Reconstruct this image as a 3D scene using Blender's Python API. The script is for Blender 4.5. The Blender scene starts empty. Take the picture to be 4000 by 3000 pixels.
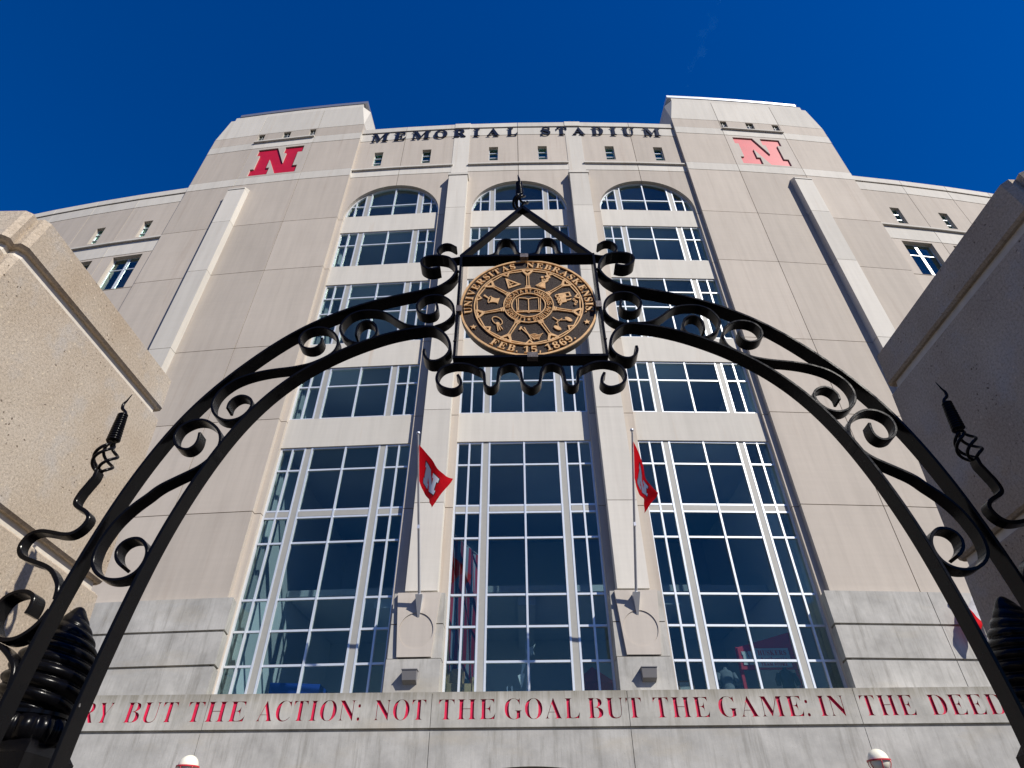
import bpy, math, random, json
import numpy as np
from mathutils import Vector, Matrix
from mathutils.geometry import delaunay_2d_cdt
from math import sin, cos, pi, radians as RAD

scene = bpy.context.scene
COL = scene.collection
CAMZ = 1.6                                   # eye height; all heights below are measured from the eye and raised by it
random.seed(7)

# ------------------------------------------------------------------ camera
cam_d = bpy.data.cameras.new('camera'); cam = bpy.data.objects.new('camera', cam_d); COL.objects.link(cam)
cam_d.sensor_width = 36.0; cam_d.lens = 36.0*2430/4000; cam_d.clip_start = 0.05; cam_d.clip_end = 20000
p_, r_, y_ = RAD(39.467), RAD(0.38), RAD(-0.756)
r0 = Vector((cos(y_), -sin(y_), 0)); fw = Vector((sin(y_)*cos(p_), cos(y_)*cos(p_), sin(p_))); u0 = Vector((-sin(y_)*sin(p_), -cos(y_)*sin(p_), cos(p_)))
ri = r0*cos(r_) - u0*sin(r_); up = r0*sin(r_) + u0*cos(r_)
M = Matrix((ri, up, -fw)).transposed().to_4x4(); M.translation = (0, 0, CAMZ)
cam.matrix_world = M
scene.camera = cam

# ------------------------------------------------------------------ sky, sun, exposure
SUN_AZ, SUN_EL = RAD(46.0), RAD(41.0)        # azimuth to the right of straight behind the camera
L = Vector((sin(SUN_AZ)*cos(SUN_EL), -cos(SUN_AZ)*cos(SUN_EL), sin(SUN_EL)))
world = bpy.data.worlds.new('World'); scene.world = world; world.use_nodes = True
wn = world.node_tree.nodes; wl = world.node_tree.links
bg = wn['Background']; sky = wn.new('ShaderNodeTexSky'); sky.sky_type = 'NISHITA'; sky.sun_disc = False
sky.sun_elevation = SUN_EL; sky.sun_rotation = math.atan2(L.x, L.y)

sky.altitude = 0; sky.air_density = 2.0; sky.dust_density = 0.0; sky.ozone_density = 10.0
hs = wn.new('ShaderNodeHueSaturation'); hs.inputs['Saturation'].default_value = 1.45      # a polarising filter deepens the whole sky evenly
tn = wn.new('ShaderNodeMix'); tn.data_type = 'RGBA'; tn.blend_type = 'MULTIPLY'; tn.inputs['Factor'].default_value = 1.0; tn.inputs['B'].default_value = (.8, .76, 1.28, 1)
wl.new(sky.outputs[0], hs.inputs['Color']); wl.new(hs.outputs[0], tn.inputs['A']); wl.new([o for o in tn.outputs if o.type == 'RGBA'][0], bg.inputs['Color']); bg.inputs["Strength"].default_value = 0.055
sd = bpy.data.lights.new('sun', 'SUN'); sd.energy = 5.0; sd.angle = RAD(0.53); sd.color = (1.0, 0.945, 0.85)
sun = bpy.data.objects.new('sun', sd); COL.objects.link(sun); sun.rotation_euler = L.to_track_quat('Z', 'Y').to_euler(); sun.location = (30, -30, 60)
vs = scene.view_settings; vs.view_transform = 'Standard'; vs.look = 'None'; vs.gamma = 1.0; vs.use_curve_mapping = False; vs.exposure = 0.28

# ------------------------------------------------------------------ materials
def newmat(name):
    m = bpy.data.materials.new(name); m.use_nodes = True
    nt = m.node_tree; b = nt.nodes['Principled BSDF']
    return m, nt, b
def N(nt, t, **kw):
    n = nt.nodes.new(t)
    for k, v in kw.items():
        if k in n.inputs: n.inputs[k].default_value = v
        else: setattr(n, k, v)
    return n
def coords(nt, scale=(1, 1, 1)):
    tc = N(nt, 'ShaderNodeTexCoord'); mp = N(nt, 'ShaderNodeMapping'); mp.inputs['Scale'].default_value = scale
    nt.links.new(tc.outputs['Object'], mp.inputs['Vector']); return mp.outputs[0]
def noise(nt, vec, scale, detail=4, rough=.55):
    n = N(nt, 'ShaderNodeTexNoise', Scale=scale, Detail=detail, Roughness=rough); nt.links.new(vec, n.inputs['Vector']); return n.outputs['Fac']
def ramp(nt, fac, stops):
    r = N(nt, 'ShaderNodeValToRGB'); e = r.color_ramp.elements
    while len(e) < len(stops): e.new(.5)
    for i, (p, c) in enumerate(stops): e[i].position = p; e[i].color = (c[0], c[1], c[2], 1) if not isinstance(c, (int, float)) else (c, c, c, 1)
    nt.links.new(fac, r.inputs['Fac']); return r.outputs['Color']
def mix(nt, a, b, fac, blend='MIX'):
    m = N(nt, 'ShaderNodeMix', data_type='RGBA', blend_type=blend)
    for sock, v in ((m.inputs['Factor'], fac), (m.inputs['A'], a), (m.inputs['B'], b)):
        if hasattr(v, 'is_output'): nt.links.new(v, sock)
        elif isinstance(v, (int, float)): sock.default_value = v
        else: sock.default_value = (v[0], v[1], v[2], 1)
    return [o for o in m.outputs if o.type == 'RGBA'][0]
def bump(nt, b, h, strength=.3, dist=.01):
    n = N(nt, 'ShaderNodeBump', Strength=strength, Distance=dist); nt.links.new(h, n.inputs['Height']); nt.links.new(n.outputs[0], b.inputs['Normal'])

def m_plain(name, col, rough=.5, metal=0.0, var=0.0, vscale=6.0, spec=.5, bmp=0.0, bscale=60.0, coat=0.0):
    m, nt, b = newmat(name); b.inputs['Roughness'].default_value = rough; b.inputs['Metallic'].default_value = metal
    b.inputs['Specular IOR Level'].default_value = spec; b.inputs['Coat Weight'].default_value = coat; b.inputs['Coat Roughness'].default_value = .12
    if var:
        f = noise(nt, coords(nt), vscale)
        c = ramp(nt, f, [(.25, [x*(1-var) for x in col]), (.75, [min(1, x*(1+var)) for x in col])]); nt.links.new(c, b.inputs['Base Color'])
    else: b.inputs['Base Color'].default_value = (*col, 1)
    if bmp: bump(nt, b, noise(nt, coords(nt), bscale, 3), bmp, .004)
    return m

def m_precast(name, col, streak=.10, mottle=.07, stain=None, grain=.25):
    """precast panels: soft mottling, faint vertical weather streaks, a random tone for each panel"""
    m, nt, b = newmat(name); b.inputs['Roughness'].default_value = .85; b.inputs['Specular IOR Level'].default_value = .25
    f1 = noise(nt, coords(nt, (.5, .5, .35)), 1.0, 5, .6)
    f2 = noise(nt, coords(nt, (3.2, 3.2, .22)), 1.0, 6, .65)
    f3 = noise(nt, coords(nt, (.35, .35, 9.0)), 1.0, 3, .5)
    c = mix(nt, [x*(1-mottle) for x in col], [x*(1+mottle) for x in col], f1)
    c = mix(nt, c, ramp(nt, f2, [(.3, 1-streak), (.6, 1.0)]), 1.0, 'MULTIPLY')
    c = mix(nt, c, ramp(nt, f3, [(.35, .985), (.65, 1.01)]), 1.0, 'MULTIPLY')
    oi = N(nt, 'ShaderNodeObjectInfo'); c = mix(nt, c, ramp(nt, oi.outputs['Random'], [(0, .90), (1, 1.06)]), 1.0, 'MULTIPLY')
    if stain:
        f4 = noise(nt, coords(nt, (1.9, 1.9, .10)), 1.0, 6, .7)
        c = mix(nt, c, stain, ramp(nt, f4, [(.58, 0), (.74, .45)]))
    nt.links.new(c, b.inputs['Base Color'])
    bump(nt, b, noise(nt, coords(nt), 35.0, 4), grain, .006)
    return m

def m_concrete(name, col, drip=None):
    """cast concrete: blotches, dark runs down the face, pin holes"""
    m, nt, b = newmat(name); b.inputs['Roughness'].default_value = .9; b.inputs['Specular IOR Level'].default_value = .2
    f1 = noise(nt, coords(nt, (.9, .9, .9)), 1.0, 7, .65)
    f2 = noise(nt, coords(nt, (4.5, 4.5, .45)), 1.0, 7, .7)
    f3 = noise(nt, coords(nt, (16, 16, .9)), 1.0, 4, .6)
    f5 = noise(nt, coords(nt, (.35, .35, 1.2)), 1.0, 4, .6)
    c = mix(nt, [x*.68 for x in col], [min(1, x*1.12) for x in col], ramp(nt, f1, [(.3, 0), (.7, 1)]))
    c = mix(nt, c, (col[0]*.42, col[1]*.41, col[2]*.38), ramp(nt, f2, [(.51, 0), (.75, .7)]))
    c = mix(nt, c, ramp(nt, f3, [(.3, .93), (.65, 1.02)]), 1.0, 'MULTIPLY')
    c = mix(nt, c, (col[0]*.95, col[1]*.85, col[2]*.68), ramp(nt, f5, [(.55, 0), (.75, .35)]))
    if drip:                                   # grime washed down from the top edge, in runs of uneven length
        sx = N(nt, 'ShaderNodeSeparateXYZ'); nt.links.new(coords(nt), sx.inputs[0]); mr = N(nt, 'ShaderNodeMapRange'); nt.links.new(sx.outputs['Z'], mr.inputs['Value'])
        mr.inputs['From Min'].default_value = drip[0]; mr.inputs['From Max'].default_value = drip[1]
        f7 = noise(nt, coords(nt, (9, 9, .25)), 1.0, 5, .7); ml = N(nt, 'ShaderNodeMath', operation='MULTIPLY'); nt.links.new(mr.outputs[0], ml.inputs[0]); nt.links.new(f7, ml.inputs[1])
        c = mix(nt, c, (col[0]*.40, col[1]*.37, col[2]*.30), ramp(nt, ml.outputs[0], [(.24, 0), (.58, .65)]))
    v = N(nt, 'ShaderNodeTexVoronoi', Scale=9.0); nt.links.new(coords(nt), v.inputs['Vector'])
    c = mix(nt, c, (.10, .095, .09), ramp(nt, v.outputs['Distance'], [(.03, .8), (.07, 0)]))
    nt.links.new(c, b.inputs['Base Color'])
    bump(nt, b, noise(nt, coords(nt), 22.0, 6, .7), .35, .01)
    return m

def m_stone(name):
    """sawn sandy limestone of the gate pillars: coarse grain, pores, pale shell flecks"""
    m, nt, b = newmat(name); b.inputs['Roughness'].default_value = .92; b.inputs['Specular IOR Level'].default_value = .2
    v0 = coords(nt)
    f1 = noise(nt, v0, 1.6, 5, .6); f2 = noise(nt, v0, 70.0, 4, .7); f3 = noise(nt, v0, 260.0, 2, .6)
    c = mix(nt, (.42, .335, .245), (.52, .45, .365), ramp(nt, f1, [(.3, 0), (.7, 1)]))
    f6 = noise(nt, v0, 3.3, 5, .6); c = mix(nt, c, (.44, .43, .42), ramp(nt, f6, [(.54, 0), (.70, .5)]))
    c = mix(nt, c, ramp(nt, f2, [(.32, .70), (.5, 1.0), (.70, 1.18)]), 1.0, 'MULTIPLY')
    c = mix(nt, c, ramp(nt, f3, [(.3, .80), (.7, 1.14)]), 1.0, 'MULTIPLY')
    vo = N(nt, 'ShaderNodeTexVoronoi', Scale=17.0); nt.links.new(v0, vo.inputs['Vector'])
    c = mix(nt, c, (.66, .56, .42), ramp(nt, vo.outputs['Distance'], [(.06, .8), (.13, 0)]))
    mpo = coords(nt, (1, 1, 1)); dn = N(nt, 'ShaderNodeMix', data_type='RGBA', blend_type='ADD'); dn.inputs['Factor'].default_value = .12
    nz = N(nt, 'ShaderNodeTexNoise', Scale=7.0); nt.links.new(mpo, nz.inputs['Vector']); nt.links.new(mpo, dn.inputs['A']); nt.links.new(nz.outputs['Color'], dn.inputs['B'])
    vp = N(nt, 'ShaderNodeTexVoronoi', Scale=30.0); nt.links.new([o for o in dn.outputs if o.type == 'RGBA'][0], vp.inputs['Vector'])
    pm = noise(nt, v0, 4.0, 3); pit = ramp(nt, vp.outputs['Distance'], [(.07, 0), (.20, 1)])
    pitm = mix(nt, (1, 1, 1), pit, ramp(nt, pm, [(.49, 0), (.62, 1)]))
    c = mix(nt, c, mix(nt, (.22, .18, .14), (1, 1, 1), pitm), 1.0, 'MULTIPLY')
    nt.links.new(c, b.inputs['Base Color'])
    h = mix(nt, ramp(nt, f2, [(.25, 0), (.75, .55)]), pitm, .55); h = mix(nt, h, ramp(nt, f3, [(.2, 0), (.8, 1)]), .25)
    bump(nt, b, h, .9, .007)
    return m

def m_glass(name, tint=(.74, .83, .86), refl=.9):
    """tinted pane: what lies behind is seen dimly, the sky is mirrored with the angle; each pane sits a touch out of true"""
    m = bpy.data.materials.new(name); m.use_nodes = True; nt = m.node_tree; nt.nodes.clear()
    out = N(nt, 'ShaderNodeOutputMaterial'); tr = N(nt, 'ShaderNodeBsdfTransparent'); gl = N(nt, 'ShaderNodeBsdfGlossy', Roughness=.02)
    oi = N(nt, 'ShaderNodeObjectInfo')
    c = ramp(nt, oi.outputs['Random'], [(0, [x*.78 for x in tint]), (1, [min(1, x*1.12) for x in tint])]); nt.links.new(c, tr.inputs['Color'])
    gl.inputs['Color'].default_value = (.85*refl, 1.0*refl, .88*refl, 1)
    nz = noise(nt, coords(nt), .55, 2); bp = N(nt, 'ShaderNodeBump', Strength=.10, Distance=.05)
    nt.links.new(nz, bp.inputs['Height'])
    ge = N(nt, 'ShaderNodeNewGeometry'); rv = N(nt, 'ShaderNodeCombineXYZ'); wn_ = N(nt, 'ShaderNodeTexWhiteNoise', noise_dimensions='1D'); nt.links.new(oi.outputs['Random'], wn_.inputs['W'])
    sb = N(nt, 'ShaderNodeVectorMath', operation='SUBTRACT'); sb.inputs[1].default_value = (.5, .5, .5); nt.links.new(wn_.outputs['Color'], sb.inputs[0])
    sc = N(nt, 'ShaderNodeVectorMath', operation='SCALE'); sc.inputs['Scale'].default_value = .09; nt.links.new(sb.outputs[0], sc.inputs[0])
    ad = N(nt, 'ShaderNodeVectorMath', operation='ADD'); nt.links.new(bp.outputs[0], ad.inputs[0]); nt.links.new(sc.outputs[0], ad.inputs[1])
    no = N(nt, 'ShaderNodeVectorMath', operation='NORMALIZE'); nt.links.new(ad.outputs[0], no.inputs[0]); nt.links.new(no.outputs[0], gl.inputs['Normal'])
    lw = N(nt, 'ShaderNodeLayerWeight', Blend=.5); p5 = N(nt, 'ShaderNodeMath', operation='POWER'); p5.inputs[1].default_value = 4.0; nt.links.new(lw.outputs['Facing'], p5.inputs[0])
    fr = N(nt, 'ShaderNodeMath', operation='MULTIPLY_ADD'); fr.inputs[1].default_value = .90; fr.inputs[2].default_value = .055; nt.links.new(p5.outputs[0], fr.inputs[0])
    ms = N(nt, 'ShaderNodeMixShader'); nt.links.new(fr.outputs[0], ms.inputs[0]); nt.links.new(tr.outputs[0], ms.inputs[1]); nt.links.new(gl.outputs[0], ms.inputs[2])
    nt.links.new(ms.outputs[0], out.inputs['Surface']); return m
def m_cloth(name, col):
    m, nt, b = newmat(name); b.inputs['Roughness'].default_value = .8; b.inputs['Specular IOR Level'].default_value = .2
    b.inputs['Base Color'].default_value = (*col, 1); bump(nt, b, noise(nt, coords(nt), 9.0, 4), .5, .03)
    t = N(nt, 'ShaderNodeBsdfTranslucent'); t.inputs['Color'].default_value = (*col, 1)
    ms = N(nt, 'ShaderNodeMixShader'); ms.inputs[0].default_value = .42; out = [n for n in nt.nodes if n.type == 'OUTPUT_MATERIAL'][0]
    nt.links.new(b.outputs[0], ms.inputs[1]); nt.links.new(t.outputs[0], ms.inputs[2]); nt.links.new(ms.outputs[0], out.inputs['Surface'])
    return m

def m_iron(name):
    """black gloss paint brushed over forged bar: uneven sheen, dust, a few chips"""
    m, nt, b = newmat(name); b.inputs['Specular IOR Level'].default_value = .13; v0 = coords(nt)
    f1 = noise(nt, v0, 14.0, 5, .65); f2 = noise(nt, v0, 3.0, 4, .6); f3 = noise(nt, v0, 130.0, 3, .6)
    c = mix(nt, (.002, .002, .003), (.005, .0047, .0047), ramp(nt, f2, [(.4, 0), (.7, 1)]))
    vo = N(nt, 'ShaderNodeTexVoronoi', Scale=6.5); nt.links.new(v0, vo.inputs['Vector'])
    ch = N(nt, 'ShaderNodeMath', operation='MULTIPLY'); nt.links.new(ramp(nt, vo.outputs['Distance'], [(.035, 1), (.05, 0)]), ch.inputs[0]); nt.links.new(ramp(nt, f1, [(.55, 0), (.6, 1)]), ch.inputs[1])
    c = mix(nt, c, (.22, .21, .20), ch.outputs[0]); nt.links.new(c, b.inputs['Base Color'])
    nt.links.new(ramp(nt, f1, [(.3, .12), (.7, .30)]), b.inputs['Roughness'])
    h = mix(nt, ramp(nt, f1, [(.2, 0), (.8, 1)]), ramp(nt, f3, [(.2, 0), (.8, 1)]), .3); bump(nt, b, h, .13, .004)
    return m

MT = dict(
    tan=m_precast('precast_tan', (.487, .434, .376), streak=.10, mottle=.09, stain=(.33, .265, .215)),
    tan2=m_precast('precast_tan_light', (.52, .47, .415)),
    light=m_precast('precast_light', (.60, .57, .515), stain=(.45, .37, .29)),
    rust=m_precast('precast_light_rust_run', (.60, .57, .515), stain=(.48, .34, .22)),
    joint=m_plain('joint_sealant', (.34, .30, .26), .9),
    conc=m_concrete('cast_concrete', (.455, .442, .412)), ledge=m_concrete('ledge_concrete', (.475, .458, .415), (5.35, 6.05)),
    stone=m_stone('limestone'),
    mortar=m_plain('mortar', (.60, .55, .47), .9, var=.12, vscale=12, bmp=.3),
    white=m_plain('white_aluminium', (.68, .72, .76), .38, .35, var=.04, spec=.6),
    grey=m_plain('grey_panel', (.33, .325, .30), .55, var=.05),
    glass=m_glass('tinted_glass'),
    glassb=m_glass('glass_block', (.45, .62, .66), 1.0), glasss=m_glass('slit_glass', (.50, .80, .80), 1.0),
    inside=m_plain('interior_paint', (.55, .56, .57), .8, var=.1, vscale=.4),
    insidew=m_plain('interior_white', (.72, .72, .70), .8, var=.04),
    red=m_plain('red_metal', (.47, .005, .032), .55, 0, var=.12, vscale=2.0, spec=.34),
    paint=m_plain('red_paint', (.52, .010, .060), .75, var=.25, vscale=5.0),
    dark=m_plain('dark_letter', (.018, .020, .028), .32, .4),
    iron=m_iron('black_iron'),
    chip=m_plain('scuffed_weld', (.10, .085, .085), .5, .4, var=.5, vscale=50, bmp=.5, bscale=140),
    bronze=m_plain('polished_bronze', (.72, .44, .20), .36, .25, var=.28, vscale=40),
    bronzed=m_plain('dark_bronze', (.024, .014, .011), .5, 0, var=.5, vscale=330, spec=.16, bmp=.8, bscale=330),
    rim=m_plain('bronze_rim', (.035, .022, .015), .4, .5, var=.3, vscale=30),
    steel=m_plain('pole_aluminium', (.62, .64, .68), .35, .5),
    flagr=m_cloth('flag_red', (.72, .006, .014)),
    flagw=m_cloth('flag_white', (.80, .80, .84)),
    flagl=m_plain('flag_letter', (.82, .82, .86), .75, bmp=.2, bscale=60),
    flagk=m_plain('flag_black', (.02, .01, .015), .75),
    boxg=m_plain('fixture_grey', (.20, .195, .20), .6),
    globe=m_plain('opal_globe', (.80, .76, .62), .25, spec=.5, coat=.3),
    cage=m_plain('red_cage', (.50, .02, .03), .4, coat=.3),
    card=m_plain('cardboard', (.55, .36, .18), .85, var=.1),
    blue=m_plain('blue_tarp', (.012, .05, .28), .5), shirt=m_plain('grey_shirt', (.20, .21, .23), .85, var=.2), redin=m_plain('red_panel', (.70, .03, .05), .6),
    plaza=m_concrete('plaza_paving', (.070, .062, .055)), stripr=m_plain('stripe_red', (.28, .008, .02), .8), stripw=m_plain('stripe_pale', (.20, .22, .26), .8), wood=m_plain('wood_frame', (.42, .22, .10), .5), coping=m_plain('metal_coping', (.30, .31, .35), .35, .5),
)

# ------------------------------------------------------------------ mesh helpers
BASE = {}
class MB:
    def __init__(s): s.v = []; s.f = []
    def add(s, vs, fs):
        o = len(s.v); s.v += [tuple(v) for v in vs]; s.f += [tuple(i+o for i in f) for f in fs]; return s
    def hexa(s, p):      # p: 4 lower + 4 upper corners, counter-clockwise
        return s.add(p, [(3, 2, 1, 0), (4, 5, 6, 7), (0, 1, 5, 4), (1, 2, 6, 5), (2, 3, 7, 6), (3, 0, 4, 7)])
    def box(s, x0, x1, y0, y1, z0, z1):
        return s.hexa([(x0, y0, z0), (x1, y0, z0), (x1, y1, z0), (x0, y1, z0), (x0, y0, z1), (x1, y0, z1), (x1, y1, z1), (x0, y1, z1)])
    def fbox(s, s0, s1, z0, z1, d0, d1, n=1):    # box that follows the curved front: arc length, height, distance out
        if s0 > s1: s0, s1 = s1, s0
        for i in range(n):
            a = s0+(s1-s0)*i/n; b = s0+(s1-s0)*(i+1)/n
            s.hexa([F(a, z0, d1), F(b, z0, d1), F(b, z0, d0), F(a, z0, d0), F(a, z1, d1), F(b, z1, d1), F(b, z1, d0), F(a, z1, d0)])
        return s
    def cyl(s, a, b, r0, r1=None, n=12, cap=True):
        a, b = Vector(a), Vector(b); r1 = r0 if r1 is None else r1; t = (b-a).normalized()
        e = t.orthogonal().normalized(); g = t.cross(e); o = len(s.v)
        for c, r in ((a, r0), (b, r1)):
            for i in range(n): q = c+(e*cos(2*pi*i/n)+g*sin(2*pi*i/n))*r; s.v.append(tuple(q))
        for i in range(n): j = (i+1) % n; s.f.append((o+i, o+j, o+n+j, o+n+i))
        if cap: s.f.append(tuple(o+i for i in reversed(range(n)))); s.f.append(tuple(o+n+i for i in range(n)))
        return s
    def lathe(s, c, prof, n=24):   # prof: (radius, z) from the bottom up, axis z
        o = len(s.v)
        for r, z in prof:
            for i in range(n): s.v.append((c[0]+r*cos(2*pi*i/n), c[1]+r*sin(2*pi*i/n), c[2]+z))
        for k in range(len(prof)-1):
            for i in range(n): j = (i+1) % n; s.f.append((o+k*n+i, o+k*n+j, o+(k+1)*n+j, o+(k+1)*n+i))
        s.f.append(tuple(o+i for i in reversed(range(n)))); s.f.append(tuple(o+(len(prof)-1)*n+i for i in range(n)))
        return s
    def tube(s, pts, rad, n=8):
        pts = [Vector(p) for p in pts]; m = len(pts); rad = rad if isinstance(rad, (list, tuple)) else [rad]*m; o = len(s.v)
        e = None
        for i, p in enumerate(pts):
            t = (pts[min(i+1, m-1)]-pts[max(i-1, 0)]).normalized()
            e = t.orthogonal().normalized() if e is None else (e-t*e.dot(t)).normalized()
            g = t.cross(e)
            for k in range(n): s.v.append(tuple(p+(e*cos(2*pi*k/n)+g*sin(2*pi*k/n))*rad[i]))
        for i in range(m-1):
            for k in range(n): j = (k+1) % n; s.f.append((o+i*n+k, o+i*n+j, o+(i+1)*n+j, o+(i+1)*n+k))
        s.f.append(tuple(o+k for k in reversed(range(n)))); s.f.append(tuple(o+(m-1)*n+k for k in range(n)))
        return s
    def build(s, name, mat, parent=None, smooth=False, base=None):
        me = bpy.data.meshes.new(name); bx = Vector(base) if base is not None else Vector(BASE.get(parent.name if parent else '', (0, 0, 0)))
        me.from_pydata([(x-bx.x, y-bx.y, z-bx.z) for x, y, z in s.v], [], s.f); me.update()
        me.materials.append(MT[mat])
        if smooth:
            me.shade_smooth()
            if smooth != 'full': me.set_sharp_from_angle(angle=RAD(38))
        o = bpy.data.objects.new(name, me); COL.objects.link(o)
        if parent is not None:
            o.parent = parent
            BASE[o.name] = tuple(bx)
        else: o.location = bx
        return o
def tag(o, label=None, cat=None, group=None, kind=None):
    for k, v in (('label', label), ('category', cat), ('group', group), ('kind', kind)):
        if v: o[k] = v
    return o
def thing(name, loc, label, cat, group=None):
    o = bpy.data.objects.new(name, None); COL.objects.link(o); o.location = loc; BASE[o.name] = tuple(loc); o.empty_display_size = .2
    return tag(o, label, cat, group)
def empty_part(name, parent):
    o = bpy.data.objects.new(name, None); COL.objects.link(o); o.parent = parent; BASE[o.name] = BASE[parent.name]; o.empty_display_size = .1
    return o

RF, XC, Y0 = 157.84, 0.184, 20.0             # the front is a shallow arc, nearest the camera in the middle
def F(s, z, d):
    t = s/RF; return (XC+(RF+d)*sin(t), Y0+RF-(RF+d)*cos(t), z+CAMZ)

def area(c): return sum(c[i-1][0]*c[i][1]-c[i][0]*c[i-1][1] for i in range(len(c)))/2
def cdt(contours):
    """triangles of a shape with holes (even-odd), whatever way round the outlines run"""
    vs, es = [], []
    for c in contours:
        o = len(vs); n = len(c); vs += [Vector(p) for p in c]; es += [(o+i, o+(i+1) % n) for i in range(n)]
    r = delaunay_2d_cdt(vs, es, [], 1, 1e-7)
    P = np.array([(v.x, v.y) for v in r[0]]); T = [tuple(f) for f in r[2]]
    if not T: return r[0], []
    cx = np.array([P[list(t)].mean(0) for t in T]); par = np.zeros(len(T), int)
    for c in contours:
        q = np.array(c); x0, x1, y0, y1 = q[:, 0].min(), q[:, 0].max(), q[:, 1].min(), q[:, 1].max()
        k = np.nonzero((cx[:, 0] > x0) & (cx[:, 0] < x1) & (cx[:, 1] > y0) & (cx[:, 1] < y1))[0]
        if not len(k): continue
        X, Y = cx[k, 0][:, None], cx[k, 1][:, None]; ax, ay = q[:, 0], q[:, 1]; bx, by = np.roll(ax, -1), np.roll(ay, -1)
        dy = np.where(by == ay, 1e-12, by-ay)
        par[k] += (((ay > Y) != (by > Y)) & (X < (bx-ax)*(Y-ay)/dy+ax)).sum(1)
    return r[0], [t for t, p in zip(T, par) if p % 2]
def prism(mb, contours, fn, w0, w1, back=False, front=True):
    """flat shape with holes, thickened from w0 (back) to w1 (front); fn(u, v, w) gives the point"""
    if front or back:
        vs, fs = cdt(contours)
        if front: mb.add([fn(v.x, v.y, w1) for v in vs], [tuple(f) for f in fs])
        if back: mb.add([fn(v.x, v.y, w0) for v in vs], [tuple(reversed(f)) for f in fs])
    for c in contours:
        n = len(c)
        mb.add([fn(u, v, w0) for u, v in c]+[fn(u, v, w1) for u, v in c], [(i, (i+1) % n, n+(i+1) % n, n+i) for i in range(n)])
    return mb
def smooth_path(p, k=4):
    out = []; n = len(p)
    for i in range(n-1):
        a, b, c, d = p[max(i-1, 0)], p[i], p[i+1], p[min(i+2, n-1)]
        for j in range(k):
            t = j/k
            out.append(tuple(.5*((2*b[m])+(-a[m]+c[m])*t+(2*a[m]-5*b[m]+4*c[m]-d[m])*t*t+(-a[m]+3*b[m]-3*c[m]+d[m])*t**3) for m in range(len(b))))
    out.append(tuple(p[-1])); return out
def resample(p, step):
    out = [p[0]]; acc = 0
    for a, b in zip(p, p[1:]):
        l = math.dist(a, b)
        if l < 1e-9: continue
        t = step-acc
        while t <= l: out.append(tuple(a[m]+(b[m]-a[m])*t/l for m in range(len(a)))); t += step
        acc = (acc+l) % step
    if math.dist(out[-1], p[-1]) > step*.3: out.append(p[-1])
    return out

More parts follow.
